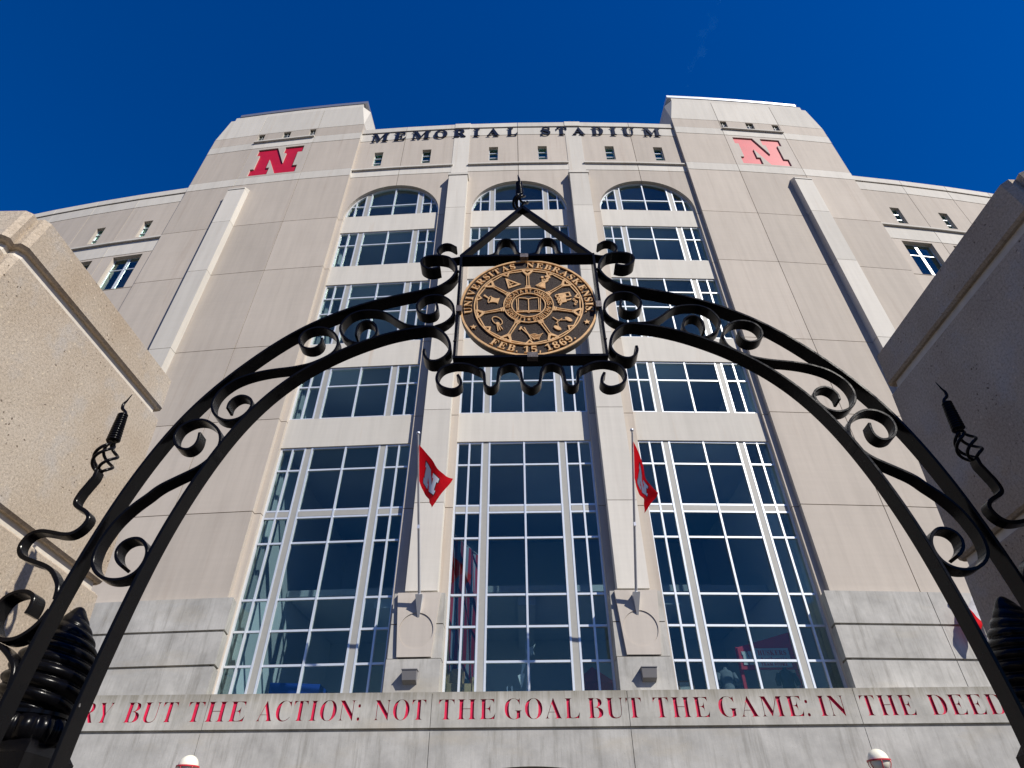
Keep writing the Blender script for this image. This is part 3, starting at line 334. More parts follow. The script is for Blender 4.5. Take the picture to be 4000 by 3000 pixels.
PATH = json.loads(r'''{"outer":[[-0.493,3.131],[-0.52,3.118],[-0.553,3.114],[-0.587,3.129],[-0.612,3.157],[-0.619,3.192],[-0.607,3.22],[-0.578,3.238],[-0.53,3.246],[-0.481,3.24],[-0.44,3.222],[-0.408,3.182],[-0.391,3.14],[-0.385,3.094],[-0.398,3.05],[-0.422,3.006],[-0.463,2.963],[-0.507,2.932],[-0.551,2.912],[-0.608,2.896],[-0.664,2.885],[-0.742,2.87],[-0.86,2.838],[-0.985,2.779],[-1.132,2.702],[-1.253,2.619],[-1.337,2.553],[-1.487,2.384],[-1.542,2.315],[-1.596,2.248],[-1.647,2.175],[-1.709,2.08],[-1.761,1.981],[-1.805,1.88],[-1.845,1.763],[-1.89,1.606],[-1.913,1.526],[-1.933,1.432],[-1.945,1.355],[-1.955,1.277],[-1.958,1.205],[-1.976,1.15],[-1.992,1.066],[-2.0,0.912],[-2.005,0.764],[-2.018,0.671],[-2.018,0.595]],"inner":[[-0.533,2.412],[-0.535,2.383],[-0.522,2.351],[-0.497,2.326],[-0.461,2.323],[-0.427,2.341],[-0.402,2.369],[-0.387,2.412],[-0.393,2.461],[-0.412,2.508],[-0.441,2.548],[-0.48,2.58],[-0.526,2.592],[-0.576,2.599],[-0.629,2.595],[-0.668,2.584],[-0.707,2.568],[-0.682,2.579],[-0.755,2.548],[-0.846,2.507],[-0.936,2.467],[-1.023,2.418],[-1.086,2.373],[-1.155,2.32],[-1.208,2.272],[-1.261,2.215],[-1.241,2.232],[-1.325,2.151],[-1.398,2.044],[-1.45,1.959],[-1.493,1.853],[-1.536,1.757],[-1.559,1.664],[-1.587,1.58],[-1.619,1.459],[-1.641,1.362],[-1.659,1.256],[-1.676,1.155],[-1.683,1.066],[-1.691,0.993],[-1.695,0.919],[-1.708,0.858],[-1.708,0.761],[-1.714,0.659],[-1.725,0.575],[-1.734,0.499],[-1.731,0.422],[-1.723,0.368]],"topcurl":[[-0.399,3.331],[-0.414,3.344],[-0.439,3.364],[-0.468,3.37],[-0.495,3.358],[-0.516,3.327],[-0.521,3.293],[-0.506,3.26],[-0.481,3.238],[-0.449,3.223],[-0.416,3.215],[-0.38,3.223],[-0.369,3.227]],"s1":[[-0.494,2.799],[-0.483,2.762],[-0.487,2.726],[-0.506,2.703],[-0.543,2.695],[-0.582,2.711],[-0.606,2.747],[-0.608,2.79],[-0.592,2.826],[-0.56,2.857],[-0.514,2.868],[-0.466,2.861],[-0.422,2.829],[-0.394,2.785],[-0.383,2.736],[-0.388,2.688],[-0.411,2.648],[-0.442,2.619],[-0.482,2.6],[-0.489,2.596],[-0.544,2.6],[-0.614,2.602],[-0.671,2.622],[-0.722,2.659],[-0.775,2.705],[-0.826,2.732],[-0.891,2.742],[-0.954,2.735],[-1.005,2.705],[-1.036,2.655],[-1.048,2.606],[-1.035,2.557],[-1.001,2.513],[-0.953,2.481],[-0.899,2.477],[-0.85,2.505],[-0.828,2.542],[-0.83,2.585],[-0.851,2.629],[-0.89,2.652],[-0.924,2.642],[-0.946,2.604],[-0.944,2.533]],"s2":[[-1.14,2.516],[-1.138,2.485],[-1.151,2.454],[-1.178,2.436],[-1.212,2.437],[-1.247,2.456],[-1.267,2.488],[-1.27,2.53],[-1.254,2.567],[-1.221,2.593],[-1.176,2.603],[-1.127,2.594],[-1.083,2.563],[-1.052,2.52],[-1.04,2.472],[-1.044,2.431],[-1.058,2.4],[-1.086,2.371],[-1.129,2.342],[-1.173,2.318],[-1.225,2.302],[-1.278,2.29],[-1.386,2.274],[-1.478,2.249],[-1.551,2.213],[-1.599,2.168],[-1.63,2.117],[-1.64,2.06],[-1.63,2.01],[-1.6,1.966],[-1.557,1.938],[-1.511,1.931],[-1.467,1.946],[-1.437,1.981],[-1.424,2.024],[-1.434,2.062],[-1.466,2.088],[-1.503,2.095],[-1.533,2.077],[-1.549,2.045],[-1.548,2.008]],"s3":[[-1.647,1.854],[-1.642,1.814],[-1.648,1.78],[-1.672,1.755],[-1.706,1.756],[-1.741,1.776],[-1.766,1.816],[-1.771,1.851],[-1.761,1.891],[-1.732,1.92],[-1.693,1.936],[-1.648,1.934],[-1.603,1.912],[-1.556,1.87],[-1.531,1.823],[-1.524,1.778],[-1.533,1.728],[-1.557,1.684],[-1.591,1.647],[-1.636,1.616],[-1.692,1.58],[-1.736,1.55],[-1.763,1.525],[-1.784,1.498],[-1.828,1.449],[-1.862,1.401],[-1.889,1.349],[-1.907,1.289],[-1.916,1.239],[-1.914,1.186],[-1.902,1.147],[-1.875,1.113],[-1.835,1.087],[-1.794,1.076],[-1.75,1.078],[-1.715,1.092],[-1.689,1.119],[-1.676,1.161],[-1.68,1.205],[-1.702,1.241],[-1.731,1.264],[-1.759,1.27],[-1.787,1.264],[-1.809,1.247],[-1.82,1.216],[-1.81,1.18],[-1.789,1.154],[-1.766,1.137]],"wave":[[-2.004,0.997],[-2.018,1.051],[-2.05,1.095],[-2.088,1.13],[-2.137,1.153],[-2.203,1.174],[-2.25,1.195],[-2.276,1.231],[-2.277,1.267],[-2.26,1.3],[-2.221,1.315],[-2.166,1.308],[-2.116,1.298],[-2.071,1.3],[-2.038,1.328],[-2.024,1.368],[-2.032,1.394],[-2.059,1.417],[-2.105,1.44],[-2.123,1.46],[-2.126,1.486],[-2.119,1.527],[-2.116,1.533],[-2.101,1.581],[-2.093,1.605],[-2.094,1.644]],"basket":[[-2.094,1.644],[-2.104,1.81]],"coil":[[-2.101,1.825],[-2.116,1.999]],"tip":[[-2.103,1.999],[-2.114,2.02],[-2.136,2.041],[-2.141,2.07],[-2.131,2.095],[-2.12,2.138]],"lowscroll":[[-2.094,0.932],[-2.09,0.966],[-2.097,1.003],[-2.129,1.025],[-2.168,1.028],[-2.205,1.015],[-2.228,0.989],[-2.235,0.941],[-2.226,0.895],[-2.184,0.845],[-2.144,0.827],[-2.094,0.829],[-2.055,0.853],[-2.023,0.893],[-2.002,0.949]],"low2":[[-2.168,0.815],[-2.127,0.795],[-2.079,0.761],[-2.042,0.723],[-2.026,0.681],[-2.02,0.645]],"topwave":[[-0.18,3.24],[-0.15,3.253],[-0.132,3.286],[-0.126,3.334],[-0.114,3.378],[-0.093,3.402],[-0.065,3.409],[-0.034,3.396],[-0.016,3.365],[-0.005,3.321],[0.005,3.282],[0.023,3.253],[0.056,3.24]],"bot":[[-0.334,2.22],[-0.318,2.189],[-0.312,2.156],[-0.325,2.132],[-0.352,2.118],[-0.387,2.123],[-0.423,2.142],[-0.444,2.175],[-0.448,2.208],[-0.437,2.25],[-0.413,2.279],[-0.378,2.295],[-0.334,2.303],[-0.275,2.293],[-0.229,2.267],[-0.196,2.245],[-0.186,2.211],[-0.185,2.17],[-0.178,2.141],[-0.156,2.125],[-0.131,2.132],[-0.115,2.16],[-0.11,2.21],[-0.104,2.252],[-0.088,2.272],[-0.049,2.289],[-0.007,2.275],[0.014,2.232],[0.02,2.182],[0.032,2.145],[0.057,2.124],[0.083,2.119]]}''')
def inset(cs, off):
    if not off: return cs
    sg = 1 if area(max(cs, key=lambda c: abs(area(c)))) > 0 else -1
    res = []
    for c in cs:
        n = len(c); q = []
        for i in range(n):
            a, b, d = Vector(c[i-1]), Vector(c[i]), Vector(c[(i+1) % n])
            e1 = (b-a).normalized(); e2 = (d-b).normalized(); n1 = Vector((-e1.y, e1.x)); n2 = Vector((-e2.y, e2.x)); m = n1+n2
            if m.length < 1e-6: m = n1
            m.normalize(); k = min(2.0, 1/max(.35, m.dot(n1))); b2 = b+m*off*k*sg; q.append((b2.x, b2.y))
        res.append(q)
    return res
def word(text, gl, gap=34, off=0):
    """contours of a word set solid, 250 units to the cap height; returns (list per letter, width)"""
    x = 0; out = []
    for ch in text:
        if ch == ' ': x += 110; continue
        cs = inset(gl[ch], off); w = max(p[0] for c in gl[ch] for p in c)
        out.append([[(px+x, py) for px, py in c] for c in cs]); x += w+gap
    return out, x-gap

# ------------------------------------------------------------------ the ground
g = MB(); g.add([(-2500, -2500, 0), (2500, -2500, 0), (2500, 2500, 0), (-2500, 2500, 0)], [(0, 1, 2, 3)])
tag(g.build('ground', 'plaza'), kind='structure')

# ------------------------------------------------------------------ the stadium front
ST = thing('stadium_building', (XC, Y0, 0), 'tall curved stadium front of tan and pale panels with two towers', 'stadium')
GAP = .015
def panel(name, mat, s0, s1, z0, z1, d, th=.24, gl=GAP, gr=GAP, gb=GAP, gt=GAP, parent=ST):
    return MB().fbox(s0+gl, s1-gr, z0+gb, z1-gt, d-th, d).build(name, mat, parent)
def poly_panel(name, mat, contours, d, th=.24, parent=ST):
    return prism(MB(), contours, F, d-th, d).build(name, mat, parent)
def rect(a, b, c, d): return [(a, c), (b, c), (b, d), (a, d)]

BAY, HW, R_ARCH = 6.93, 2.58, 2.58
ROWS = [7.47, 10.68, 14.77, 18.86, 24.14, 28.17, 32.2]
DB, DT = .20, .40                             # bay wall and tower faces

# --- the shell behind the panels, seen only in the joints and round the windows
for sg in (-1, 1):
    MB().fbox(sg*9.76, sg*19.62, -1.6, 38.05, -5, DT-.32, 4).build('wall', 'joint', ST)
    MB().fbox(sg*19.7, sg*60, -1.6, 32.85, -5, DB-1.2, 14).build('wall', 'joint', ST)
    for a, b in ((2.62, 4.30), (9.55, 9.75)): MB().fbox(sg*a, sg*b, 2.0, 31.4, -.6, DB-.05, 1).build('wall', 'insidew', ST)
MB().fbox(-9.75, 9.75, 31.3, 33.25, -5, DB-.06, 8).build('wall', 'joint', ST)
MB().fbox(-9.75, 9.75, 34.9, 37.4, -5, DB-.06, 8).build('wall', 'joint', ST)
MB().fbox(-9.75, 9.75, 33.25, 34.9, -5, -.4, 8).build('wall', 'inside', ST)

# --- windows
def bar(mb, s0, s1, z0, z1, d0=-.09, d1=.02): mb.fbox(s0, s1, z0, z1, d0, d1)
UB = [(-2.58, -2.51), (-2.13, -2.065), (-1.635, -1.57), (-1.36, -1.295), (-.033, .033), (1.295, 1.36), (1.57, 1.635), (2.065, 2.13), (2.51, 2.58)]
UP = [(-2.51, -2.13), (-2.065, -1.635), (-1.295, -.033), (.033, 1.295), (1.635, 2.065), (2.13, 2.51)]
def window(c, zb, zt, trans, split=None):
    w = empty_part('window', ST)
    fr = MB()
    for a, b in UB: bar(fr, c+a, c+b, zb, zt)
    bar(fr, c-2.5, c+2.5, zb, zb+.07, -.088, .018); bar(fr, c-2.5, c+2.5, zt-.07, zt, -.088, .018)
    edges = [zb+.07]
    for t in trans:
        bar(fr, c-2.5, c+2.5, t-.033, t+.033, -.088, .016); edges += [t-.033, t+.033]
    edges.append(zt-.07)
    for sg in (-1, 1): MB().fbox(c+sg*1.36, c+sg*1.57, zb, zt, -.08, .008).build('mullion', 'grey', w)
    if split:                                  # broad grey band across the tall windows
        for a, b in ((-2.5, -1.65), (-1.28, 1.28), (1.65, 2.5)): MB().fbox(c+a, c+b, split[0], split[1], -.078, .006).build('mullion', 'grey', w)
    fr.build('frame', 'white', w)
    for k in range(0, len(edges), 2):
        z0, z1 = edges[k], edges[k+1]
        if split and split[0]-.1 < (z0+z1)/2 < split[1]+.1: continue
        for a, b in UP: MB().fbox(c+a-.012, c+b+.012, z0-.012, z1+.012, -.055, -.045).build('pane', 'glass', w)
    return w
def arched_window(c):
    w = empty_part('arched_window', ST); fr = MB(); zb = 28.57; ri = R_ARCH-.08
    n = 28; arc = lambda r: [(c+r*cos(pi*i/n), zb+r*sin(pi*i/n)) for i in range(n+1)]
    prism(fr, [arc(R_ARCH)+arc(ri)[::-1]], F, -.09, .02)
    top = lambda u: zb+math.sqrt(max(0, ri*ri-u*u))
    for a, b in UB[1:-1]: bar(fr, c+a, c+b, zb, top(max(abs(a), abs(b)))+.02)
    bar(fr, c-2.5, c+2.5, zb, zb+.07, -.088, .018); hz = 29.52; hw = math.sqrt(ri*ri-.95**2)
    bar(fr, c-hw, c+hw, hz-.033, hz+.033, -.088, .016)
    for sg in (-1, 1): MB().fbox(c+sg*1.36, c+sg*1.57, zb, top(1.57), -.08, .008).build('mullion', 'grey', w)
    fr.build('frame', 'white', w)
    for a, b in UP:
        for z0, z1 in ((zb+.07, hz-.033), (hz+.033, 99)):
            us = [a+(b-a)*i/6 for i in range(7)]; pts = [(u, min(z1, top(u))) for u in us if top(u) > z0+.02]
            if len(pts) < 2: continue
            cnt = [(c+pts[0][0], z0), (c+pts[-1][0], z0)]+[(c+u, z) for u, z in reversed(pts)]
            prism(MB(), [cnt], F, -.055, -.045, back=True).build('pane', 'glass', w)
for b in (-1, 0, 1):
    c = b*BAY
    arched_window(c); window(c, 24.42, 27.17, [26.14]); window(c, 19.08, 23.06, [21.08, 22.11]); window(c, 14.94, 17.66, [16.65])
    window(c, 4.30, 13.57, [5.52, 6.57, 7.59, 9.58, 10.56, 10.84, 12.55], (10.60, 10.80))
    for z0, z1 in ((13.57, 14.94), (17.66, 19.08), (23.06, 24.42), (27.17, 28.57)):
        panel('spandrel_panel', 'rust', c-HW, c+HW, z0, z1, .07, .3, 0, 0, 0, 0)

def slot_window(s, zb, zt, hw=.27, wall_d=DB, rows=3):
    """narrow louvred slit: three panes between white bars, set back in the wall"""
    w = empty_part('window', ST); fr = MB(); d = wall_d-.16
    for a, b in ((-hw, -hw+.03), (hw-.03, hw)): fr.fbox(s+a, s+b, zb, zt, d-.06, d)
    zs = [zb+(zt-zb)*i/rows for i in range(rows+1)]
    for i, z in enumerate(zs): fr.fbox(s-hw+.03, s+hw-.03, max(zb, z-.022), min(zt, z+.022), d-.058, d+(.02 if 0 < i < rows else -.004))
    fr.build('frame', 'white', w)
    for i in range(rows): MB().fbox(s-hw+.025, s+hw-.025, zs[i]+.02, zs[i+1]-.02, d-.04, d-.03).build('pane', 'glasss', w)

# --- the three bays: jambs, arch heads, bands and parapet
for b in (-1, 0, 1):
    c = b*BAY
    e0, e1 = (c-2.92, c+2.92) if b == 0 else ((3.80, 9.74) if b > 0 else (-9.74, -3.80))
    for i in range(len(ROWS)-2):
        z0 = ROWS[i] if i else 4.2
        panel('wall_panel', 'tan', e0, c-HW, z0, ROWS[i+1], DB, .2, 0, 0); panel('wall_panel', 'tan', c+HW, e1, z0, ROWS[i+1], DB, .2, 0, 0)
    zb = 28.57; n = 16
    for sg, e in ((-1, e0), (1, e1)):
        arc = [(c+sg*R_ARCH*cos(pi/2*i/n), zb+R_ARCH*sin(pi/2*i/n)) for i in range(n)]+[(c+sg*GAP, zb+R_ARCH)]
        cnt = [(e, 28.17+GAP), (c+sg*HW, 28.17+GAP)]+arc+[(c+sg*GAP, 32.2-GAP), (e, 32.2-GAP)]
        if area(cnt) < 0: cnt = cnt[::-1]
        poly_panel('wall_panel', 'tan', [cnt], DB)
        a, d = sorted((e, c)); ga, gd = (GAP, 0) if sg > 0 else (0, GAP)
        panel('band_panel', 'light', a, d, 32.2, 32.86, DB+.012, .24, ga, gd)
        panel('band_panel', 'light', a, d, 36.16, 36.98, DB+.012, .24, ga, gd)
        panel('parapet_panel', 'light', a, d, 37.02, 37.5, DB+.07, .9, ga, gd)
        sw = c+sg*1.46
        poly_panel('wall_panel', 'tan', [rect(a+ga, d-gd, 32.9, 36.14), rect(sw-.27, sw+.27, 33.33, 34.8)], DB, .5)
        slot_window(sw, 33.33, 34.8)
        if b == 0: MB().fbox(a, d, 32.83, 32.93, DB-.1, DB+.12, 1).build('string_course', 'light', ST)
        else: MB().fbox(a, d, 32.83, 32.93, DB-.1, DB+.12, 1).build('string_course', 'light', ST)
PZ = [7.52, 10.68, 14.77, 18.86, 23.0, 28.2, 31.25]
for sg in (-1, 1):
    s0, s1 = sorted((sg*2.85, sg*3.88)); p = empty_part('pilaster', ST)
    for a, b in zip(PZ, PZ[1:]): MB().fbox(s0, s1, a+.012, b-.012, -.1, .6).build('stone_block', 'light', p)
    m = MB(); m.hexa([F(s0-.05, 31.26, .64), F(s1+.05, 31.26, .64), F(s1+.05, 31.26, 0), F(s0-.05, 31.26, 0), F(s0-.05, 31.45, .64), F(s1+.05, 31.45, .64), F(s1+.05, 31.75, .1), F(s0-.05, 31.75, .1)]); m.build('cap', 'light', p)
    s0, s1 = sorted((sg*2.92, sg*3.88)); MB().fbox(s0, s1, 31.5, 37.0, -.1, DB+.022).build('wall_panel', 'light', ST); MB().fbox(s0, s1, 37.02, 37.52, -.6, DB+.1).build('parapet_panel', 'light', ST)

# --- the two towers
NPOLY = [[0.0, .99], [.423, .99], [.655, .40], [.655, .75], [.59, .75], [.59, .99], [1.0, .99], [1.0, .755], [.905, .755], [.905, .255], [1.0, .255], [1.0, .01], [.575, .01], [.345, .56], [.345, .255], [.412, .255], [.412, .01], [0.0, .01], [0.0, .255], [.075, .255], [.075, .755], [0.0, .755]]
for sg in (-1, 1):
    cols = [sorted((sg*a, sg*b)) for a, b in ((9.74, 12.75), (12.75, 16.68), (16.68, 19.64))]
    def ends(k): return [(0 if (k == 0) == (sg > 0) and k != 1 else GAP), (0 if (k == 2) == (sg > 0) and k != 1 else GAP)]
    for k, (a, b) in enumerate(cols):
        gl = 0 if (sg > 0 and k == 0) or (sg < 0 and k == 2) else GAP; gr = 0 if (sg > 0 and k == 2) or (sg < 0 and k == 0) else GAP
        for z0, z1 in zip(ROWS, ROWS[1:]): panel('wall_panel', 'tan', a, b, z0, z1, DT, .34, gl, gr)
        panel('band_panel', 'light', a, b, 32.2, 32.95, DT+.01, .34, gl, gr); 
        if k == 1:
            w0, h0, z0 = 2.93, 2.97, 33.08; s0 = 13.2*sg if sg > 0 else -16.13
            cnt = [(s0+u*w0, z0+v*h0) for u, v in NPOLY][::-1]
            poly_panel('wall_panel', 'tan2', [rect(a+gl, b-gr, 32.97, 36.23), cnt], DT, .2)
            e = prism(MB(), [cnt], F, DT-.12, DT-.075).build('emblem', 'red', ST)
            tag(e, 'red block letter sunk in the tower face, strongly coloured' if sg < 0 else 'red block letter sunk in the tower face, washed pale by glare')
        else: panel('wall_panel', 'tan', a, b, 32.95, 36.25, DT, .34, gl, gr)
        panel('band_panel', 'light', a, b, 36.25, 37.0, DT+.01, .34, gl, gr)
        if k == 1:
            hl = [rect(sg*x-.25, sg*x+.25, 37.1, 37.95) for x in (12.97, 14.71, 16.44)]
            # the openings keep a hand's breadth from the joints
            hl = [rect(max(h[0][0], a+.06), min(h[1][0], b-.06), 37.1, 37.93) for h in hl]
            poly_panel('wall_panel', 'tan', [rect(a+gl, b-gr, 37.02, 37.98)]+hl, DT, .2)
            for h in hl:
                w = empty_part('window', ST); fr = MB(); s0, s1 = h[0][0], h[1][0]; n2 = 2
                for i in range(n2+1): x = s0+(s1-s0)*i/n2; fr.fbox(max(s0, x-.02), min(s1, x+.02), 37.1, 37.93, DT-.16, DT-.10)
                for i in range(4): z = 37.1+.83*i/3; fr.fbox(s0+.02, s1-.02, max(37.1, z-.02), min(37.93, z+.02), DT-.158, DT-.102)
                fr.build('frame', 'grey', w)
                for i in range(n2):
                    for j in range(3): MB().fbox(s0+(s1-s0)*i/n2+.015, s0+(s1-s0)*(i+1)/n2-.015, 37.115+.83*j/3, 37.1+.83*(j+1)/3-.015, DT-.15, DT-.11).build('pane', 'glassb', w)
                MB().fbox(s0, s1, 37.1, 37.93, DT-.3, DT-.2).build('backing', 'dark', w)
            MB().fbox(a, b, 36.90, 37.0, DT, DT+.13).build('sill', 'light', ST)
        else: panel('wall_panel', 'tan', a, b, 37.0, 38.0, DT, .34, gl, gr)
        # crown with cut corners
        z0, z1, ch = 38.02, 40.35, .42; d0, d1 = -6.0, DT
        if k == 1: MB().fbox(a+GAP, b-GAP, z0, z1, d0, d1).build('crown_panel', 'light', ST)
        else:
            q, e = (sg*9.74, sg*12.73) if k == 0 else (sg*19.64, sg*16.70); t = 1 if e > q else -1
            m = MB(); m.add([F(q, z0, d0), F(q, z0, d1), F(e, z0, d1), F(e, z0, d0), F(q, z1, d0), F(q, z1, d1-ch), F(q+t*ch, z1, d1), F(e, z1, d1), F(e, z1, d0)],
                            [(1, 2, 7, 6), (1, 6, 5), (0, 1, 5, 4), (2, 3, 8, 7), (4, 5, 6, 7, 8), (3, 2, 1, 0), (0, 4, 8, 3)]); m.build('crown_panel', 'light', ST)
    MB().fbox(sg*10.16, sg*18.97, 40.35, 40.74, -6, DT-.02, 4).build('crown_panel', 'light', ST)
    MB().fbox(sg*9.9, sg*18.69, 40.76, 41.02, -6.2, DT+.02, 4).build('coping', 'coping' if sg < 0 else 'white', ST)
    # flat buttress up the tower
    s0, s1 = sorted((sg*15.53, sg*16.55)); p = empty_part('buttress', ST); zz = [7.47]+ROWS[1:-1]+[31.2]
    for a, b in zip(zz, zz[1:]): MB().fbox(s0, s1, a+.012, b-.012, DT-.05, .76).build('stone_block', 'light', p)
    m = MB(); m.hexa([F(s0, 31.2, .79), F(s1, 31.2, .79), F(s1, 31.2, DT-.05), F(s0, 31.2, DT-.05), F(s0, 31.3, .79), F(s1, 31.3, .79), F(s1, 31.62, DT-.05), F(s0, 31.62, DT-.05)]); m.build('cap', 'light', p)
# --- wings running off either side
for sg in (-1, 1):
    xs = [19.66, 22.8, 25.72, 28.65, 31.6, 34.5, 37.4]
    for a, b in zip(xs, xs[1:]):
        s0, s1 = sorted((sg*a, sg*b)); c = sg*(max(a, 19.7)+b)/2 if a > 20 else sg*21.26; c = sg*21.26+sg*2.98*xs.index(a)
        panel('parapet_panel', 'light', s0, s1, 32.45, 32.92, DB+.06, .9); panel('band_panel', 'light', s0, s1, 31.6, 32.4, DB+.01)
        poly_panel('wall_panel', 'tan', [rect(s0+GAP, s1-GAP, 28.22, 31.58), rect(c-.28, c+.28, 28.55, 30.0)], DB, .5); slot_window(c, 28.55, 30.0, .28)
        MB().fbox(s0, s1, 28.13, 28.24, DB-.1, DB+.13).build('string_course', 'light', ST)
        panel('band_panel', 'light', s0, s1, 27.05, 28.13, DB+.01)
        poly_panel('wall_panel', 'tan', [rect(s0+GAP, s1-GAP, 24.17, 27.03), rect(c-.87, c+.87, 24.19, 26.9)], DB, .5)
        w = empty_part('window', ST); fr = MB(); d = DB-.2
        for x0, x1 in ((-.87, -.83), (-.08, -.025), (.025, .08), (.83, .87)): fr.fbox(c+x0, c+x1, 24.19, 26.9, d-.06, d)
        for y0, y1 in ((24.19, 24.23), (25.96, 26.01), (26.86, 26.9)): fr.fbox(c-.83, c+.83, y0, y1, d-.058, d-.004)
        fr.build('frame', 'white', w)
        for x0, x1 in ((-.84, -.07), (.07, .84)):
            for y0, y1 in ((24.24, 25.96), (26.01, 26.85)): MB().fbox(c+x0, c+x1, y0, y1, d-.04, d-.03).build('pane', 'glass', w)
        for z0, z1 in ((18.86, 24.14), (14.77, 18.86), (10.68, 14.77), (7.47, 10.68)): panel('wall_panel', 'tan', s0, s1, z0, z1, DB)

# --- raised name on the parapet band
for ch, a, b in (('M', -9.03, -7.99), ('E', -7.63, -6.91), ('M', -6.52, -5.38), ('O', -5.13, -4.33), ('R', -3.93, -3.18), ('I', -2.70, -2.33), ('A', -1.88, -1.11), ('L', -.62, -.01),
                 ('S', 1.47, 2.02), ('T', 2.41, 3.03), ('A', 3.38, 4.14), ('D', 4.58, 5.27), ('I', 5.72, 6.09), ('U', 6.47, 7.20), ('M', 7.77, 8.81)):
    cs = GLYPH[ch]; w = max(p[0] for c in cs for p in c)
    prism(MB(), [[(a+x/w*(b-a), 36.02+y/250*.82) for x, y in c] for c in cs], F, DB+.034, DB+.095, back=True).build('letter', 'dark', ST)

# --- rooms behind the glass
for z0, z1 in ((13.62, 14.90), (17.70, 19.04), (23.10, 24.38), (27.2, 28.53)):
    MB().fbox(-9.6, 9.6, z0, z1, -9, -.25, 6).build('floor_slab', 'inside', ST)
MB().fbox(-9.6, 9.6, 2.0, 33, -9.3, -9, 6).build('interior_wall', 'inside', ST)
MB().fbox(-9.6, 9.6, 3.9, 4.25, -9, -.1, 6).build('floor_slab', 'inside', ST)
for sg in (-1, 1):
    MB().fbox(sg*9.45, sg*9.6, 4.25, 31.3, -9, -.62, 1).build('interior_wall', 'insidew', ST)
    MB().fbox(sg*3.1, sg*3.6, 4.25, 31.3, -1.3, -.62, 1).build('column', 'inside', ST)
for s in (-5.6, 0, 5.6): MB().fbox(s-.35, s+.35, 8.5, 8.88, -9, -3.5, 1).build('ceiling_beam', 'inside', ST)
MB().fbox(-9.4, 9.4, 8.9, 9.15, -9, -3.2, 6).build('floor_slab', 'inside', ST)

# --- cast concrete base: rusticated piers, pedestals, inscribed ledge and the wall below
def chamfer_block(name, mat, s0, s1, z0, z1, d0, d1, cl=0, cr=0, parent=ST):
    m = MB(); pl = [(s0, d0), (s0, d1-cl), (s0+cl, d1)] if cl else [(s0, d0), (s0, d1)]
    pl += [(s1-cr, d1), (s1, d1-cr), (s1, d0)] if cr else [(s1, d1), (s1, d0)]
    n = len(pl); m.add([F(s, z0, d) for s, d in pl]+[F(s, z1, d) for s, d in pl], [tuple(range(n)), tuple(reversed(range(n, 2*n)))]+[(i, n+i, n+(i+1) % n, (i+1) % n) for i in range(n)])
    m.f = [tuple(reversed(f)) for f in m.f]
    return m.build(name, mat, parent)
for sg in (-1, 1):
    MB().fbox(sg*9.62, sg*34, 3.0, 7.40, -.2, .57, 8).build('wall', 'conc', ST)
    js = [9.40, 12.77, 16.9, 21.0, 25.1, 29.2]
    for a, b in zip(js, js[1:]):
        s0, s1 = sorted((sg*a+sg*(.012 if a > 10 else 0), sg*b-sg*.012))
        for z0, z1 in ((3.4, 5.365), (5.435, 6.385), (6.455, 7.46)):
            e = sg*9.54 if a < 10 else sg*a+sg*.012; f = sg*9.40 if a < 10 else e; q = sg*b-sg*.012
            m = MB(); pl = [(e, 0), (f, .66), (q, .66), (q, 0)]; pl = pl if sg > 0 else pl[::-1]
            m.hexa([F(s_, z0, d_) for s_, d_ in pl]+[F(s_, z1, d_) for s_, d_ in pl]); m.f = [tuple(reversed(f_)) for f_ in m.f]; m.build('concrete_block', 'conc', ST)
    # pedestal under each flagpole
    p = empty_part('pedestal', ST); c = sg*3.385
    MB().fbox(c-.77, c+.77, 3.4, 7.38, -.3, .60).build('core', 'conc', p)
    for z0, z1, dd in ((3.4, 5.42, .76), (5.46, 6.445, .68), (6.475, 7.42, .68)): MB().fbox(c-.80, c+.80, z0, z1, -.1, dd).build('concrete_block', 'conc', p)
    key = [(c-.505, 5.47), (c+.505, 5.47), (c+.67, 7.40), (c-.67, 7.40)]
    circ = lambda r, n=40: [(c+r*cos(2*pi*i/n), 6.235+r*1.02*sin(2*pi*i/n)) for i in range(n)]
    prism(MB(), [key, circ(.525)], F, .60, .795).build('key_panel', 'tan2', p)
    prism(MB(), [circ(.522)], F, .70, .768).build('roundel', 'tan2', p)

YL = 19.0
def FP(x, z, y): return (x, YL-y, z+CAMZ)
WORDS = [('VICTORY', -14.35, -11.45), ('BUT', -11.08, -9.64), ('THE', -9.35, -7.70), ('ACTION:', -7.38, -4.51), ('NOT', -4.13, -2.69), ('THE', -2.35, -.76), ('GOAL', -.52, 1.57), ('BUT', 1.77, 3.28), ('THE', 3.59, 5.14), ('GAME:', 5.38, 7.86), ('IN', 8.12, 8.87), ('THE', 9.30, 10.76), ('DEED', 11.14, 13.22)]
letters = []
for t, a, b in WORDS:
    ls, w = word(t, GLYPH, 30, 4.6)
    for l in ls: letters.append([[(a+x/w*(b-a), 3.745+y/250*.52) for x, y in c] for c in l])
def clip(c, xk, keep_left):
    out = []; n = len(c)
    for i in range(n):
        a, b = c[i-1], c[i]; ia, ib = (a[0] < xk) == keep_left, (b[0] < xk) == keep_left
        if ia != ib: t = (xk-a[0])/(b[0]-a[0]); out.append((xk, a[1]+(b[1]-a[1])*t))
        if ib: out.append(b)
    return out
jx = [-34, -21.2, -15.1, -8.82, -2.55, 2.91, 9.20, 15.4, 21.6, 34]
